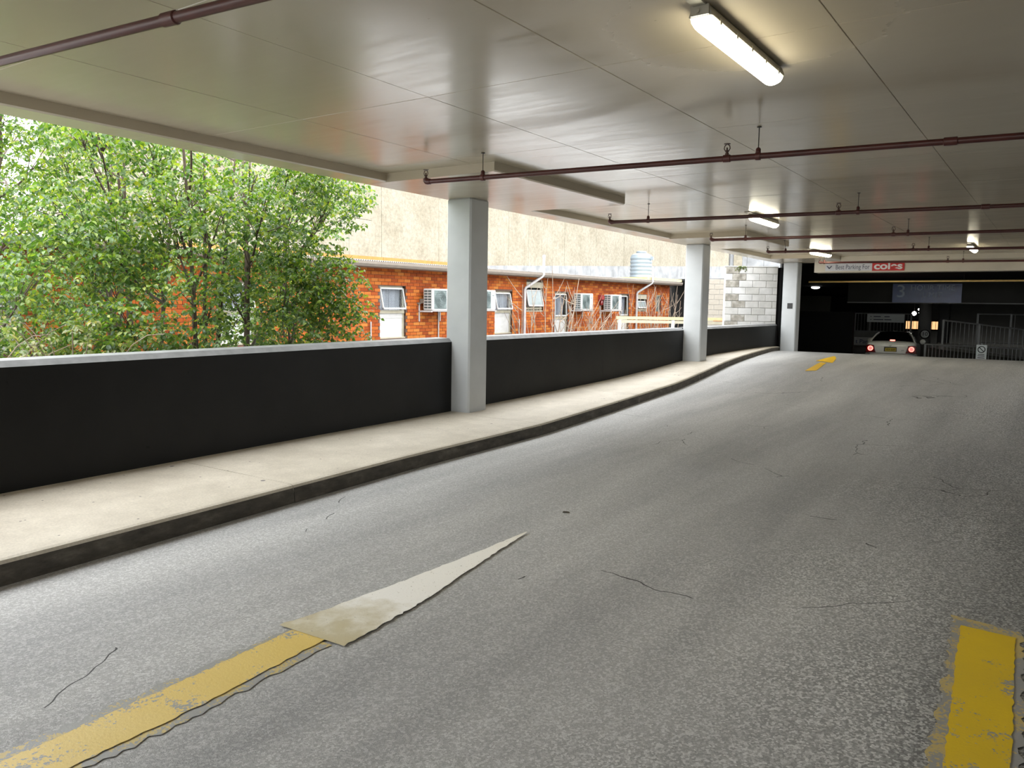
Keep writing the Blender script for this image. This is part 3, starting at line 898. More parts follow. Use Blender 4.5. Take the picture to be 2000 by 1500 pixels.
def aircon():
    t = thing('air_conditioner', '', 'air conditioner', (0, 0, 0), (TILT, 0, 0), 'air conditioners on the brick wall')
    # local: wall at x=0, casing from x=.12 to .44, width along y
    obj('casing', MB().box(.12, .44, 0, .82, 0, .57), 'ac_white', t, bevel=.02)
    lv = MB()
    for c in range(2):
        for r in range(7):
            lv.box(.16 + c * .13, .265 + c * .13, -.006, .002, .05 + r * .072, .05 + r * .072 + .045)
    obj('side_louvre', lv, 'ac_dark', t)
    fan = MB().box(.438, .446, .07, .58, .04, .53)
    fo = obj('fan_grille', fan, 'ac_fan', t)
    ring = MB()
    for k in range(1, 8):
        r = .03 * k + .01
        ring.tube([(.452, .325 + r * math.cos(q * PI / 10), .285 + r * math.sin(q * PI / 10)) for q in range(21)], .004, 4, False)
    for k in range(9):
        ring.box(.448, .453, .07, .58, .06 + k * .055, .064 + k * .055)
    obj('grille_wire', ring, 'ac_dark', fo)
    obj('badge', MB().box(.44, .446, .66, .74, .40, .43), 'ac_fan', t)
    br = MB().box(0, .46, -.06, -.03, -.05, -.01).box(0, .46, .80, .83, -.05, -.01).box(0, .03, -.06, -.03, -.3, .2).box(0, .03, .80, .83, -.3, .2).box(.02, .44, .02, .8, -.03, -.004)
    obj('bracket', br, 'pvc', t)
    obj('service_valve', MB().box(.02, .11, -.03, .0, .18, .3).box(.0, .06, -.12, -.02, .16, .2), 'gutter', t)
    return t
ac0 = aircon()
ac0.location = (HX, 16.42, 1.55 + .0)
for i, (y, z, lab) in enumerate([(16.20, 1.53, 'air conditioner on the brick wall just left of the first white column'),
                               (18.22, 1.56, 'air conditioner half hidden behind the first white column, its edge showing on the right'),
                               (24.08, 1.61, 'air conditioner right of the narrow white door in the brick wall'),
                               (26.28, 1.62, 'air conditioner near the second downpipe, farthest along the brick wall')]):
    o = ac0 if i == 0 else copy_tree(ac0)
    o.location = (HX, y, z)
    o['label'] = lab
al = thing('alarm_box', 'small red alarm siren box on the brick wall between two air conditioners', 'alarm', (HX, 26.2, 2.02))
obj('box_cover', MB().prism([(.0, .16), (.16, .12), (.16, -.02), (.0, -.1)], -.14, .14, 'y'), 'alarm', al)
obj('strobe', MB().lathe([(.06, -.22), (.07, -.08), (.05, -.05)], 12, (.07, 0, 0)), 'tail_dark', al, True)

# rain water tank behind the roof edge
tk = thing('water_tank', 'round ribbed blue-grey water tank standing on the end of the iron roof', 'water tank', (-15.04, 31.33, 2.99))
pr = [(.44, -.1)]
z = 0.0
for i in range(6):
    pr += [(.44, z), (.465, z + .03), (.465, z + .1), (.44, z + .13)]
    z += .155
pr += [(.44, z), (.42, z + .05), (.30, z + .11), (.2, z + .14), (.2, z + .18), (.05, z + .19)]
obj('tank_body', MB().lathe(pr, 32), 'tank', tk, True)
obj('tank_lid', MB().lathe([(.22, z + .15), (.22, z + .20), (.18, z + .22)], 20), 'tank', tk, True)
obj('tank_stand', MB().box(-.45, .45, -.45, .45, -.13, -.1), 'steel', tk)
obj('inlet', MB().box(.43, .56, -.05, .05, z - .16, z - .02), 'tank', tk)

# big rendered building far behind
cb = thing('rendered_building', 'tall cream rendered building with an ochre band at its foot', 'building', (-20, 0, 0), (TILT, 0, 0))
obj('core', MB().box(-8, -.02, 13.2, 56, -.8, 15), 'cream', cb)
y = 13.0
while y < 55:
    obj('wall_panel', MB().box(-.3, 0 + random.uniform(-.006, .006), y + .006, min(56.2, y + 1.556), 3.155, 15.2), 'cream', cb)
    y += 1.56
y = 13.0
while y < 40:
    obj('base_panel', MB().box(-.3, .06, y + .008, y + 2.6, 2.94, 3.15), 'ochre', cb)
    y += 2.61
obj('base_wall', MB().box(-.25, .02, 13, 56, -.8, 2.935), 'cream', cb)
# weathered pale panels of a boundary wall behind the roof
bw = thing('boundary_wall', 'weathered white concrete panel wall behind the iron roof and the tank', 'wall', (-19.85, 26.4, 0))
for i in range(20):
    y = i * 1.5
    h = 3.33 + .0513 * (y + .4)
    obj('wall_panel', MB().add([(-.1, y + .012, -.8), (.1 + random.uniform(0, .02), y + .012, -.8), (.1, y + 1.5, -.8), (-.1, y + 1.5, -.8), (-.1, y + .012, h), (.1, y + .012, h), (.1, y + 1.5, h + .077), (-.1, y + 1.5, h + .077)],
        [(0, 3, 2, 1), (4, 5, 6, 7), (0, 1, 5, 4), (1, 2, 6, 5), (2, 3, 7, 6), (3, 0, 4, 7)]), 'white_wash', bw)
# the same wall goes on over the carport
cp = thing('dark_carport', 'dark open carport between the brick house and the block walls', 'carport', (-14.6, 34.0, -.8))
obj('back_shade_sheet', MB().box(-1.8, 2.6, 2.8, 2.9, 0, 3.85), 'gap_dark', cp)  # dark sheets paint the carport's inner shade
obj('roof_shade_sheet', MB().prism([(-.12, -.2), (2.6, -.2), (2.6, 2.9), (-1.4, 2.9)], 3.78, 3.86, 'z'), 'gap_dark', cp)
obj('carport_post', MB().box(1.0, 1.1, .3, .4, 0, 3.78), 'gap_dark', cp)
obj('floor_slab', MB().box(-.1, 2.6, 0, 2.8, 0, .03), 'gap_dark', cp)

# far block wall, and the nearer stained one at the end of the parapet
def blocks(name, lab, loc, rot, L, z0, z1, stain=None, mat='block', bw_=.40, bh=.20, cap=False):
    t = thing(name, lab, 'wall', loc, rot)
    obj('mortar_core', MB().box(0, L, .014, .19, z0, z1 - .003), 'block_mortar', t)
    ms = {}
    nrow = int(round((z1 - z0) / bh))
    for r in range(nrow):
        zz = z1 - (r + 1) * bh
        x = -bw_ / 2 if r % 2 else 0
        while x < L - .05:
            a, b = max(0, x), min(L, x + bw_)
            if b - a > .06:
                dk = False
                if stain:
                    dk = stain[0] < (a + b) / 2 < stain[1] and random.random() < stain[2]
                key = (round(b - a, 2), dk)
                if key not in ms:
                    w, h, e_ = b - a - .012, bh - .012, .008
                    q = MB()
                    q.add([(e_, -.008, e_), (w - e_, -.008, e_), (w - e_, -.008, h - e_), (e_, -.008, h - e_), (0, 0, 0), (w, 0, 0), (w, 0, h), (0, 0, h), (0, .03, 0), (w, .03, 0), (w, .03, h), (0, .03, h)],
                          [(0, 1, 2, 3), (4, 5, 1, 0), (5, 6, 2, 1), (6, 7, 3, 2), (7, 4, 0, 3), (8, 9, 5, 4), (9, 10, 6, 5), (10, 11, 7, 6), (11, 8, 4, 7)])
                    ms[key] = q.mesh('block', 'block_dark' if dk else mat)
                link('block', ms[key], t, (a + .006, random.uniform(-.004, .003), zz + .006))
            x += bw_
    return t
b1 = blocks('block_wall', 'stained grey concrete block wall at the far end of the parapet', (-8.33, 23.08, 0), (0, 0, math.atan2(.92, 1.30)), 1.535, -.65, 2.95, (.16, .44, .75))
obj('coping', MB().box(-.02, 1.545, -.02, .2, 2.951, 2.975), 'block_mortar', b1)
moss = MB()
for i in range(60):
    x, z = .22 + random.gauss(.2, .1), 2.97 - abs(random.gauss(0, .06))
    moss.lathe([(.012, -.012), (.02, 0), (.008, .012)], 6, (x, -.02 + random.uniform(-.01, .012), z))
o = obj('moss', moss, 'leaf2', b1); o['kind'] = 'stuff'
b2 = blocks('block_wall', 'paler block wall farther back, between the second column and the stained wall', (-12.4, 30.2, 0), (0, 0, .25), 2.3, -.7, 2.9, mat='block_tan')
obj('timber_rail', MB().box(1.0, 2.1, -.06, -.02, 1.20, 1.30), 'red_wood' if 'red_wood' in M else 'brick', b2)
uw = thing('upper_wall', 'pale grey-white building wall above the stained block wall', 'building', (-13.35, 37.5, 0), (0, 0, math.atan2(1.2, 1.77)))
for i in range(3):
    obj('wall_panel', MB().box(i * .8, i * .8 + .788, 0, .3, -.8, 9.0), 'white_wash', uw)
obj('corner_pier', MB().box(.15, .55, -.06, -.002, 3, 9), 'cream', uw)
obj('dark_return', MB().box(2.42, 3.0, .05, .3, -.8, 9), 'dark_concrete', uw)

# pale timber rail on white posts in front of the house
pg = thing('timber_rail', 'pale yellow painted timber rail on white posts before the house end', 'fence', (-12.5, 24.3, 0), (0, 0, math.atan2(2.7, 3.1)))
obj('top_rail', MB().box(-.02, 4.1, -.05, .05, 1.32, 1.42), 'yellow_timber', pg)
obj('lower_rail', MB().box(0, 4.1, -.03, .03, 1.20, 1.30), 'cream_paint_wood', pg)
for x in (.04, 1.9, 3.8):
    obj('post', MB().box(x, x + .1, -.05, .05, -.8, 1.31), 'white_paint', pg)

# ------------------------------------------------------------------ trees
def bezier(a, b, c, n):
    return [a * (1 - t) ** 2 + b * 2 * t * (1 - t) + c * t * t for t in [i / n for i in range(n + 1)]]
# one compound leaf: leaflets along a drooping stalk, in unit metres
def leaflet_array(centres, radii, per, size, droop=.5):
    # returns verts (N*6,3) and quads (N*2,4): every leaflet is folded along its midrib
    V, F = [], []
    for c, R, n in zip(centres, radii, per):
        for _ in range(n):
            d = rng.normal(size=3); d /= np.linalg.norm(d)
            base = np.array(c) + d * np.array([1, 1, .8]) * R * rng.uniform(.25, 1.0) ** .6
            az = rng.uniform(0, 2 * PI)
            out = np.array([math.cos(az), math.sin(az), -rng.uniform(.1, .9)]); out /= np.linalg.norm(out)
            side = np.cross(out, [0, 0, 1]); side /= np.linalg.norm(side)
            nl = int(rng.integers(4, 7))
            s0 = size * rng.uniform(.75, 1.25)
            for k in range(nl):
                pos = base + out * s0 * .85 * (k // 2) 
                if k == nl - 1: ld = out + rng.normal(size=3) * .12
                else: ld = out * .45 + side * (1 if k % 2 else -1) + np.array([0, 0, -droop]) + rng.normal(size=3) * .18
                ld /= np.linalg.norm(ld)
                up = np.array([0, 0, 1.0]) + rng.normal(size=3) * .45
                sd = np.cross(ld, up); sd /= np.linalg.norm(sd) + 1e-9
                nu = np.cross(sd, ld)
                L = s0 * rng.uniform(.85, 1.25); w = L * .29
                p0 = pos; p1 = pos + ld * L * .38 + nu * .05 * L; p2 = pos + ld * L * .72 + nu * .02 * L; p3 = pos + ld * L - nu * .12 * L
                o = len(V)
                V += [p0, p1 + sd * w + nu * w * .3, p2 + sd * w * .72 + nu * w * .15, p3, p2 - sd * w * .72 + nu * w * .15, p1 - sd * w + nu * w * .3, p1, p2]
                F += [(o, o + 1, o + 2, o + 7, o + 6), (o + 7, o + 2, o + 3), (o, o + 6, o + 7, o + 4, o + 5), (o + 7, o + 3, o + 4)]
    return V, F
TREES = {
    'A': ((-11.7, 4.6), 4.4, [(.0, .0), (.25, .2)], 'leafy green tree at the far left of the opening, its trunk low behind the parapet'),
    'B': ((-12.3, 6.7), 4.7, [(.0, .0), (-.2, .3)], 'dense green tree rooted behind the slender trunks on the left'),
    'C': ((-10.9, 6.4), 4.8, [(-.12, -.08), (.02, .02), (.22, .12)], 'tree with a cluster of three slender upright trunks close together'),
    'D': ((-9.3, 6.3), 4.3, [(.0, .0), (-.12, .35), (.2, -.3)], 'slim tree whose straight trunk stands right of the three-trunked tree'),
    'E': ((-8.3, 6.1), 4.2, [(.0, .0)], 'slim tree with a leaning forked trunk nearest the parapet'),
    'F': ((-9.8, 8.4), 3.9, [(.0, .0), (-.3, .15)], 'light green tree nearest the first column, branches reaching right over the brick wall'),
}
LOBE_N = 100
for key, (xy, top, stems, lab) in TREES.items():
    t = thing('tree', lab, 'tree', (xy[0], xy[1], -.8), group='trees between the parapet and the house')
    base = Vector((xy[0], xy[1], -.8))
    stem_pts = []
    wood = MB()
    for (dx, dy) in stems:
        a = Vector((dx * .5, dy * .5, 0))
        c = Vector((dx * 2.2 + random.uniform(-.25, .25), dy * 2.2 + random.uniform(-.25, .25), top + .8))
        if key == 'E': c = Vector((-1.1, .9, top + .8))
        b = (a + c) / 2 + Vector((random.uniform(-.2, .2), random.uniform(-.2, .2), 0))
        pts = bezier(a, b, c, 14)
        r0 = .032 if key == 'F' else .055 if len(stems) < 3 else .045
        trunk = obj('trunk', MB().tube(pts, [r0 * (1 - .8 * i / 14) for i in range(15)], 9), 'bark', t, True)
        stem_pts.append(pts)
    cen = []
    for (x, y, z) in LOBES[key]:
        if ((key in 'CD' and z < 1.95) or (key == 'E' and z < 1.65)) and random.random() < .5:
            continue                    # bare lower trunks
        l = Vector((x, y, z)) - base
        cen.append(l)
        pts = min(stem_pts, key=lambda p: (p[7] - l).length)
        i = max(2, min(13, int((l.z - .55) / (top + .8) * 14)))
        a = pts[i]
        m = (a + l) / 2 + Vector((random.uniform(-.2, .2), random.uniform(-.2, .2), -.1))
        bz = bezier(a, m, l, 6)
        wood.tube(bz, [.022 * (1 - .75 * j / 6) for j in range(7)], 5)
        for q in range(5):
            e_ = l + Vector((random.uniform(-.5, .5), random.uniform(-.5, .5), random.uniform(-.35, .45)))
            wood.tube([bz[4], (bz[5] + e_) / 2 + Vector((0, 0, .05)), e_], [.007, .005, .002], 4)
    obj('branches', wood, 'bark', t, True)
    V, F = leaflet_array(cen, [.52] * len(cen), [LOBE_N] * len(cen), .066 if key in 'BC' else .061)
    me = bpy.data.meshes.new('foliage')
    me.from_pydata(V, [], F)
    me.materials.append(M['leaf'])
    o = link('foliage', me, t)
    o['kind'] = 'stuff'

# low thin shrubs at the left end, below the trees
for (x, y, n, lab) in ((-9.6, 3.6, 34, 'thin straggly shrub with bare arching twigs at the left end of the parapet'),
                      (-9.0, 4.5, 40, 'pale green straggly shrub just above the parapet, right of the bare arching twigs')):
    s = thing('straggly_shrub', lab, 'shrub', (x, y, -.8))
    tw = MB(); tips = []
    for i in range(n):
        a = random.uniform(0, 2 * PI)
        L = random.uniform(.5, 1.5)
        p0 = Vector((random.uniform(-.1, .1), random.uniform(-.1, .1), 0))
        p2 = Vector((L * math.cos(a), L * math.sin(a), random.uniform(1.5, 2.2)))
        p1 = Vector((p2.x * .35, p2.y * .35, p2.z * 1.05))
        pts = bezier(p0, p1, p2, 7)
        tw.tube(pts, [.012 * (1 - .7 * j / 7) for j in range(8)], 5)
        tips += [pts[6], pts[7], pts[5]]
    obj('twigs', tw, 'bare', s, True)
    V, F = leaflet_array(tips, [.16] * len(tips), [1 if x < -9.3 else 2] * len(tips), .06)
    me = bpy.data.meshes.new('foliage'); me.from_pydata(V, [], F); me.materials.append(M['leaf2'])
    o = link('foliage', me, s); o['kind'] = 'stuff'

# bare climbers and saplings along the brick wall
def bare(name, lab, x, y, stems, h, spread, r=.02, tw=3, lean=None):
    s = thing(name, lab, 'vine', (x, y, -.8), group='bare vines along the brick wall')
    b = MB(); t2 = MB()
    for i in range(stems):
        p0 = Vector((random.uniform(-.25, .25) * spread, random.uniform(-.6, .6) * spread, 0))
        hh = h * random.uniform(.72, 1.05)
        p2 = Vector((p0.x + random.uniform(-.3, .3), p0.y + random.uniform(-.7, .7) * spread, hh))
        if lean: p2 = p2 + Vector(lean)
        p1 = (p0 + p2) / 2 + Vector((random.uniform(-.2, .2), random.uniform(-.35, .35), 0))
        pts = bezier(p0, p1, p2, 8)
        b.tube(pts, [r * (1 - .75 * j / 8) for j in range(9)], 6)
        for k in range(tw):
            a = pts[random.randint(3, 7)]
            e_ = a + Vector((random.uniform(-.3, .3), random.uniform(-.8, .8), random.uniform(.2, .9)))
            m = (a + e_) / 2 + Vector((0, 0, -.1))
            t2.tube(bezier(a, m, e_, 4), [r * .5, r * .42, r * .35, r * .25, r * .12], 5)
    obj('stems', b, 'bare', s, True)
    if tw: obj('twigs', t2, 'bare', s, True)
bare('bare_vine', 'leafless vine climbing beside the first downpipe', -13.75, 20.7, 5, 3.3, .8, .026)
bare('bare_vine', 'leafless thin stem crossing the blind window of the brick house', -13.6, 21.75, 2, 3.7, .3, .026, 6)
bare('bare_vine', 'thick pale leafless sapling right of the blind window', -13.7, 22.55, 3, 3.4, .5, .036, 6, (0, .4, 0))
bare('bare_vine', 'tangle of leafless stems below the third air conditioner', -13.6, 24.2, 16, 2.5, 1.2, .022, 4)
bare('bare_vine', 'tangle of leafless stems below the farthest air conditioner', -13.6, 26.4, 15, 2.5, 1.2, .022, 4)
bare('bare_vine', 'curtain of tall thin leafless stems before the house end', -13.5, 29.8, 26, 3.3, 2.0, .02, 3)
bare('bare_vine', 'few pale leafless stems against the dark carport', -12.6, 31.6, 8, 2.9, 1.0, .026, 1, (.3, .5, 0))
hd = thing('low_hedge', 'low pale-green clipped shrub on the parapet line below the alarm box', 'shrub', (-13.3, 25.9, -.8))
cs = [Vector((random.uniform(-.2, .2), i * .16 - .9, 1.35 + random.uniform(-.1, .08))) for i in range(12)]
obj('stem', MB().tube([(0, 0, 0), (0, 0, 1.3)], .03, 6).tube([(0, -.9, 1.25), (0, .9, 1.25)], .012, 5), 'bark', hd)
V, F = leaflet_array(cs, [.17] * 12, [30] * 12, .06)
me = bpy.data.meshes.new('foliage'); me.from_pydata(V, [], F); me.materials.append(M['leaf2'])
o = link('foliage', me, hd); o['kind'] = 'stuff'

# ------------------------------------------------------------------ dark garage beyond the lintel
GZ = -.49
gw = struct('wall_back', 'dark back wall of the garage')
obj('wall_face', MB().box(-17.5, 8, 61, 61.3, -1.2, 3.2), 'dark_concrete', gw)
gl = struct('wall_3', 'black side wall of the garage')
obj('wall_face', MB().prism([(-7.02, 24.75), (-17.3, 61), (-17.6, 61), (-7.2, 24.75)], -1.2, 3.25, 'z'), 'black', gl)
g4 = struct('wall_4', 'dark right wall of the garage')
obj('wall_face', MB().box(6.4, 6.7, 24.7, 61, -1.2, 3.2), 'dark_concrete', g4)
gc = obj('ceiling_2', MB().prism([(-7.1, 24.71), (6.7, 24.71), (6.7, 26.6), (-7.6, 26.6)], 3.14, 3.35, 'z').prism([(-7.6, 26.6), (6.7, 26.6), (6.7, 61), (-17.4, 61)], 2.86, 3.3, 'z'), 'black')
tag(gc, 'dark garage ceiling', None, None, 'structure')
gb = thing('garage_beam', 'dark beam inside the garage carrying the blue sign', 'beam', (0, 31, 0))
obj('beam_body', MB().box(-6.6, 6.4, 0, .5, 2.04, 2.86), 'dark_concrete', gb)
obj('beam_lip', MB().box(-6.6, 6.4, -.03, .0, 2.03, 2.07), 'grey_concrete', gb)
pw = thing('partition_wall', 'black wall at the left inside the garage entry', 'wall', (-8, 29, 0))
obj('wall_body', MB().box(-.15, 2.04, 0, .25, -1, 1.70), 'black', pw)
wp = thing('pale_panel', 'dim panel with a paler left edge above the black wall inside the garage', 'panel', (-9.0, 34.5, 0))
obj('panel_sheet', MB().box(-.55, 1.0, 0, .06, 1.0, 2.35), 'dark_concrete', wp)
obj('panel_edge', MB().box(-.62, -.552, -.4, .05, 1.0, 2.5), 'white_wash', wp)
yp = thing('clearance_pipe', 'long thin pipe hung across the garage entry, warm light painted on', 'pipe', (-7.1, 27.5, 2.66))
obj('pipe_run', MB().tube([(0, 0, 0), (13.4, .0, .02)], .028, 12), 'warm_lit_pipe', yp, True)
for x in (.6, 4.5, 8.5, 12.5):
    obj('hanger', MB().tube([(x, 0, .03), (x, 0, .2)], .008, 6), 'rod', yp, True)

bs = thing('time_limit_sign', 'dark blue sign reading 3 HOUR TIME LIMIT on the garage beam', 'sign', (-4.03, 30.94, 2.38))
obj('sign_sheet', MB().box(-1.07, 1.07, -.03, 0, -.32, .33), 'sign_blue', bs)
text('lettering', '3', .62, 'letter_grey', bs, (-.80, -.032, .05), FACE, .001, sx=1.1)
text('lettering', 'HOUR TIME', .26, 'letter_grey', bs, (.18, -.032, .18), FACE, .001)
text('lettering', 'LIMIT', .26, 'letter_grey', bs, (.18, -.032, -.06), FACE, .001)

# oval lamp, round column, spots and lit shop windows
ol = thing('round_lamp', 'bright round lamp on the garage ceiling at the far left', 'light', (-9.5, 38, 2.86))
obj('lamp_glass', MB().lathe([(.17, -.02), (.19, -.05), (.15, -.09), (.05, -.11)], 20), 'oval', ol, True)
obj('lamp_base', MB().lathe([(.2, -.02), (.2, 0)], 20), 'grey_concrete', ol, True)
rc = thing('round_column', 'round grey concrete column behind the white car', 'column', (-5.2, 40, -.5))
obj('shaft', MB().lathe([(.27, 0), (.27, 3.34)], 24), 'grey_concrete', rc, True)
sc = thing('square_column', 'dim square column right of the round column in the garage', 'column', (-5.1, 46, -.5))
obj('shaft', MB().cham(-.25, .25, -.25, .25, 0, 3.34, .03), 'grey_concrete', sc)
sw = thing('shop_window', 'warm orange lit shop window at the back of the garage', 'window', (-7.9, 58, .45))
for i in range(11):
    if i in (4, 5, 10): continue
    obj('lit_pane', MB().box(-.75 + i * .22, -.75 + i * .22 + .19, 0, .03, .30, .80), 'warm', sw)
obj('mullion_frame', MB().box(-.8, 1.75, .031, .08, .2, .9), 'black', sw)
for i, (x, y, z) in enumerate([(-7.35, 52, 1.74), (-7.05, 52, 1.78), (-7.1, 52, 1.98), (-6.55, 52, 1.73)]):
    p = thing('spot_lamp', ['brightest of the small lamps left of the round column', 'small lamp just right of the brightest lamp, left of the round column', 'dimmer small lamp above the others, left of the round column', 'small bright lamp right of the round column'][i], 'light', (x, y, z))
    r = [.13, .07, .07, .10][i]
    obj('bulb', MB().lathe([(.01, -r), (r * .75, -r * .6), (r, 0), (r * .75, r * .6), (.01, r)], 14), 'spot', p, True)
    obj('drop_rod', MB().tube([(0, 0, r), (0, 0, 2.86 - z)], .012, 6), 'rod', p, True)

def railing(name, lab, loc, rot, L, h0, h1, top_slope=0, step=.13, posts=(0, 1), sub=None, r=.014):
    t = thing(name, lab, 'railing', loc, rot)
    sl = top_slope
    obj('top_rail', MB().tube([(0, 0, h1), (L, 0, h1 + sl * L)], .03, 8), 'rail', t, True)
    obj('bottom_rail', MB().tube([(0, 0, h0), (L, 0, h0 + sl * L)], .02, 8), 'rail', t, True)
    for p in posts:
        x = p * L
        obj('post', MB().box(x - .035, x + .035, -.035, .035, h0 - .25 + sl * x, h1 + sl * x + .02), 'rail', t)
    n = int(L / step)
    m = MB().tube([(0, 0, 0), (0, 0, h1 - h0)], r, 6).mesh('baluster', 'rail', True)
    for i in range(1, n):
        x = i * L / n
        link('baluster', m, t, (x, 0, h0 + sl * x))
    return t
railing('railing', 'metal railing behind the white information sign, left of the round column', (-8.2, 40.3, 0), (0, 0, 0), 2.4, .86, 1.68, 0, .14, (.0, .27, 1))
up = thing('ramp_slab', 'grey concrete ramp edge under the railing behind the car', 'ramp', (-8.3, 40.2, 0))
obj('slab_body', MB().box(-.1, 2.6, .05, .6, .2, .84), 'grey_concrete', up)
ws = thing('information_sign', 'small white sign with two lines of text on the metal railing', 'sign', (-6.85, 40.18, 1.47))
obj('sign_sheet', MB().box(-.80, .78, 0, .02, -.19, .19), 'sign_grey', ws)
for k, (wd, z) in enumerate((("P  CAR PARK", .07), ("P  WAY OUT ONLY", -.07))):
    pass
for z, ws_ in ((.07, (.04, .22)), (-.07, (.04, .30))):
    b = MB()
    for (x, w) in ((-.66, .05), (-.52, ws_[1] * 1.4), (-.06, ws_[1])):
        b.box(x, x + w, -.004, 0, z - .02, z + .02)
    obj('text_line', b, 'letter_dark', ws)
bn = thing('parking_banner', 'white banner reading t Parking low on the left behind the car', 'sign', (-7.18, 40.0, .38))
obj('banner_sheet', MB().box(-.95, .95, 0, .03, -.19, .19), 'sign_white', bn)
text('lettering', 't Parking For', .27, 'letter_blue', bn, (-.88, -.004, -.01), FACE, .001, 'LEFT')
# right hand ramps and rails
railing('railing', 'sloping metal railing of the ramp right of the round column', (-3.9, 35.0, 0), (0, 0, .0), 3.2, .45, 1.45, -.11, .14, (0, .38, .86))
railing('railing', 'upper horizontal metal railing at the far right of the garage', (-3.0, 38.0, 0), (0, 0, 0), 2.6, .55, 1.72, 0, 1.2, (0, .45, .9))
railing('railing', 'low metal railing nearest the crest, behind the no stopping sign', (-4.25, 33.2, 0), (0, 0, 0), 3.6, -.25, .55, -.01, .12, (0, .5, 1))
rs = thing('ramp_slab', 'dim concrete ramp between the two right-hand railings', 'ramp', (-3.0, 36.2, 0))
obj('slab_body', MB().prism([(-1.2, .55), (2.4, .30), (2.4, -.35), (-1.2, -.15)], 0, .4, 'y'), 'grey_concrete', rs)
rs = thing('ramp_slab', 'grey concrete kerb wall behind the low railing at the crest', 'ramp', (-3.0, 33.7, 0))
obj('slab_body', MB().prism([(-1.3, .40), (2.6, .05), (2.6, -.5), (-1.3, -.1)], 0, .3, 'y'), 'dark_concrete', rs)
ns = thing('no_stopping_sign', 'grey sign with a barred circle and text lines on a post at the crest', 'sign', (-2.2, 30, -.1))
obj('post', MB().tube([(0, .03, -.1), (0, .03, .85)], .022, 8), 'rail', ns, True)
obj('sign_sheet', MB().box(-.15, .15, -.01, .008, .30, .80), 'sign_grey', ns)
cir = MB().tube([(.10 * math.cos(q * PI / 12), -.016, .65 + .10 * math.sin(q * PI / 12)) for q in range(25)], .012, 6, False)
cir.tube([(-.07, -.016, .72), (.07, -.016, .58)], .011, 6)
obj('barred_circle', cir, 'black', ns)
obj('text_lines', MB().box(-.09, .09, -.014, -.01, .48, .50).box(-.10, .10, -.014, -.01, .43, .45).box(-.10, .10, -.014, -.01, .37, .39), 'black', ns)
s10 = thing('speed_sign', 'round 10 speed sign on the column behind the car', 'sign', (-5.13, 39.70, .80))
obj('sign_disc', MB().lathe([(.20, 0), (.20, -.02)], 28, (0, 0, 0), 'y'), 'sign_grey', s10)
obj('ring', MB().tube([(.185 * math.cos(q * PI / 14), -.022, .185 * math.sin(q * PI / 14)) for q in range(29)], .018, 6, False), 'black', s10)
text('lettering', '10', .24, 'black', s10, (0, -.024, 0), FACE, .001)
obj('bracket', MB().box(-.03, .03, 0, .035, -.1, .1), 'rail', s10)

# ------------------------------------------------------------------ the car, seen from behind
car = thing('car', 'white sedan with lit red brake lights descending beyond the crest', 'car', (-5.55, 34.0, GZ), (0, 0, .10))
def car_body():
    # stations along y (rear 0 -> nose 4.9): half width, sill z, shoulder z, deck z, crown of the deck
    st = [(-.02, .70, .42, .72, .80, .0), (.02, .82, .34, .80, .93, .0), (.10, .895, .27, .90, 1.035, .01), (.30, .92, .24, .96, 1.075, .015), (.75, .93, .22, .97, 1.08, .02),
          (1.2, .935, .20, .96, 1.03, .02), (2.4, .935, .20, .93, .99, .02), (3.3, .93, .20, .90, .97, .02), (4.2, .91, .22, .84, .90, .02), (4.7, .84, .27, .74, .78, .02), (4.9, .62, .36, .62, .66, 0)]
    rows = []
    for y, w, z0, zs, zd, c in st:
        half = [(w * .86, z0), (w * .985, z0 + .10), (w, (z0 + zs) / 2), (w * .985, zs - .06), (w * .955, zs + (zd - zs) * .45), (w * .86, zd - .012), (w * .55, zd + c * .7), (0, zd + c)]
        full = [(x, z) for x, z in half] + [(-x, z) for x, z in half[-2::-1]]
        rows.append([(x, y, z) for x, z in full])
    m = MB().strip([r[::-1] for r in rows])
    n = len(rows[0])
    m.f.append(tuple(range(n)))
    m.f.append(tuple(range(len(rows) * n - 1, len(rows) * n - n - 1, -1)))
    k = len(rows)
    for i in range(k - 1):
        m.f.append((i * n, i * n + n - 1, (i + 1) * n + n - 1, (i + 1) * n)[::-1])
    return m
body = obj('body', car_body(), 'car_white', car, True)
s = body.modifiers.new('sub', 'SUBSURF'); s.levels = 1; s.render_levels = 2
gh = []
for y, wb, wt, zb, zt in ((.72, .76, .70, 1.06, 1.07), (1.02, .80, .64, 1.05, 1.27), (1.32, .83, .585, 1.03, 1.385), (1.7, .84, .575, 1.0, 1.435), (2.4, .84, .585, 1.0, 1.44), (2.9, .84, .59, .98, 1.37), (3.3, .83, .68, .97, 1.18), (3.65, .80, .78, .95, .97)):
    half = [(wb, zb - .06), ((wb * .55 + wt * .45), zb + (zt - zb) * .5), (wt, zt - .045), (wt * .86, zt - .012), (wt * .4, zt + .012), (0, zt + .016)]
    full = half + [(-x, z) for x, z in half[-2::-1]]
    gh.append([(x, y, z) for x, z in full][::-1])
g_ = obj('glasshouse', MB().strip(gh), 'car_glass', car, True)
rf_rows = [[(x, y, z + .006) for (x, y, z) in r if abs(x) < .585 and z > 1.3] for r in gh[2:6]]
nmin = min(len(r) for r in rf_rows)
rp_ = MB()
for y0, y1, zt0, zt1 in ((1.34, 1.7, 1.395, 1.452), (1.7, 2.4, 1.452, 1.457), (2.4, 2.85, 1.457, 1.395)):
    xs = (-.53, -.4, -.2, 0, .2, .4, .53)
    rp_.strip([[(x, y0, zt0 - .05 * (x / .53) ** 2 * .8) for x in xs], [(x, y1, zt1 - .05 * (x / .53) ** 2 * .8) for x in xs]])
obj('roof_panel', rp_, 'car_white', car, True)
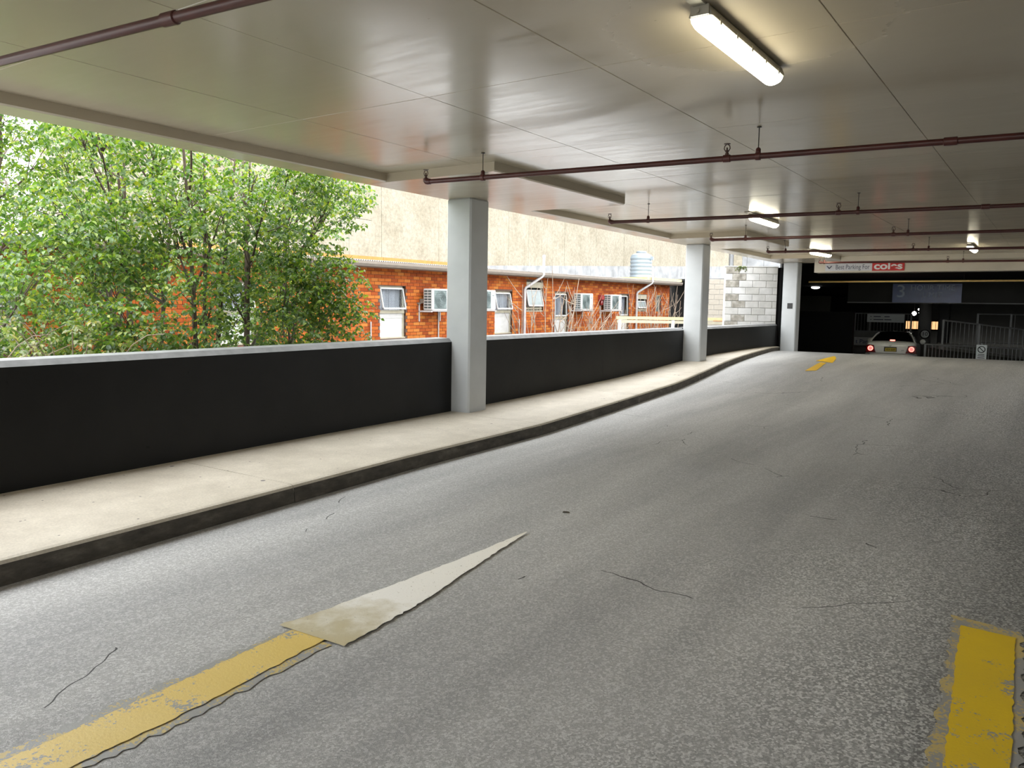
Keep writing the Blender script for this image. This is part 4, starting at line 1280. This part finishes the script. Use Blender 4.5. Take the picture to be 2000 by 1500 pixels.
for s_ in (-1, 1):
    obj('rear_pillar', MB().tube([(s_ * .80, .62, 1.05), (s_ * .735, .98, 1.17), (s_ * .64, 1.28, 1.33), (s_ * .56, 1.5, 1.40)], [.035, .03, .028, .025], 8), 'car_white', car, True)
# boot lid line, bumper, lamps, plate
bp = MB()
rows = []
for (z, d) in ((.30, -.03), (.36, -.07), (.50, -.10), (.585, -.10), (.60, -.075), (.60, -.02)):
    rows.append([(x * .925, -(math.cos(x * PI / 2) ** .35) * abs(d) * 1.0 + .16 * abs(x) ** 6, z) for x in [i / 12 for i in range(-12, 13)]])
obj('bumper', bp.strip(rows), 'car_white', car, True)
obj('seam', MB().box(-.84, .84, -.055, .03, .605, .622), 'car_trim', car)
for s_ in (-1, 1):
    L = obj('tail_light', MB().prism([(s_ * .52, .64), (s_ * .90, .64), (s_ * .885, .90), (s_ * .80, .945), (s_ * .60, .925)][::s_], -.055, .10, 'y'), 'tail_dark', car, bevel=.012)
    c0 = (s_ * .725, 0, .80)
    obj('brake_lamp', MB().lathe([(.075, -.05), (.075, -.064), (.02, -.066)], 20, c0, 'y'), 'tail_lit', L, True)
    obj('lamp_ring', MB().tube([(c0[0] + .082 * math.cos(q * PI / 10), -.062, c0[2] + .082 * math.sin(q * PI / 10)) for q in range(21)], .016, 6, False), 'tail_ring', L, True)
rcs = obj('plate_recess', MB().box(-.24, .21, -.045, .05, .69, .87), 'car_trim', car)
pl = obj('number_plate', MB().box(-.20, .19, -.062, -.046, .70, .835), 'plate_yellow', car)
text('plate_lettering', 'YEX 66M', .105, 'black', pl, (-.005, -.0625, .765), FACE, .001, sx=.82)
obj('emblem', MB().lathe([(.035, -.05), (.028, -.062), (.01, -.066)], 16, (-.02, 0, .925), 'y'), 'chrome', car, True)
text('badge', 'XT', .07, 'car_trim', car, (.42, -.050, .74), FACE, .003)
obj('high_brake_light', MB().box(-.09, .09, .70, .76, 1.085, 1.135), 'tail_ring', car)
obj('exhaust_tip', MB().lathe([(.045, -.16), (.05, -.14), (.05, .1)], 14, (.42, 0, .36), 'y'), 'chrome', car, True)
whl = MB().lathe([(.20, -.10), (.30, -.11), (.325, -.07), (.325, .07), (.30, .11), (.20, .10)], 24, (0, 0, 0), 'x').mesh('wheel', 'car_trim', True)
for x in (-.80, .80):
    for y in (1.05, 3.85):
        link('wheel', whl, car, (x, y, .325))
for s_ in (-1, 1):
    obj('door_mirror', MB().lathe([(.03, -.05), (.10, -.03), (.11, .03), (.04, .08)], 12, (s_ * 1.0, 2.95, 1.02), 'y'), 'car_white', car, True)

# unseen battens added on the garage ceiling, above the sight line, to light the car
for (x, y, z) in ((-4.6, 25.6, 3.14), (-5.4, 32.2, 2.86)):
    o = copy_tree(b0, gc)
    o.name = 'ceiling_light'
    o.location = (x, y, z)
    o.rotation_euler = (0, 0, PI / 2)
    for k_ in ('label', 'category', 'group'):
        del o[k_]
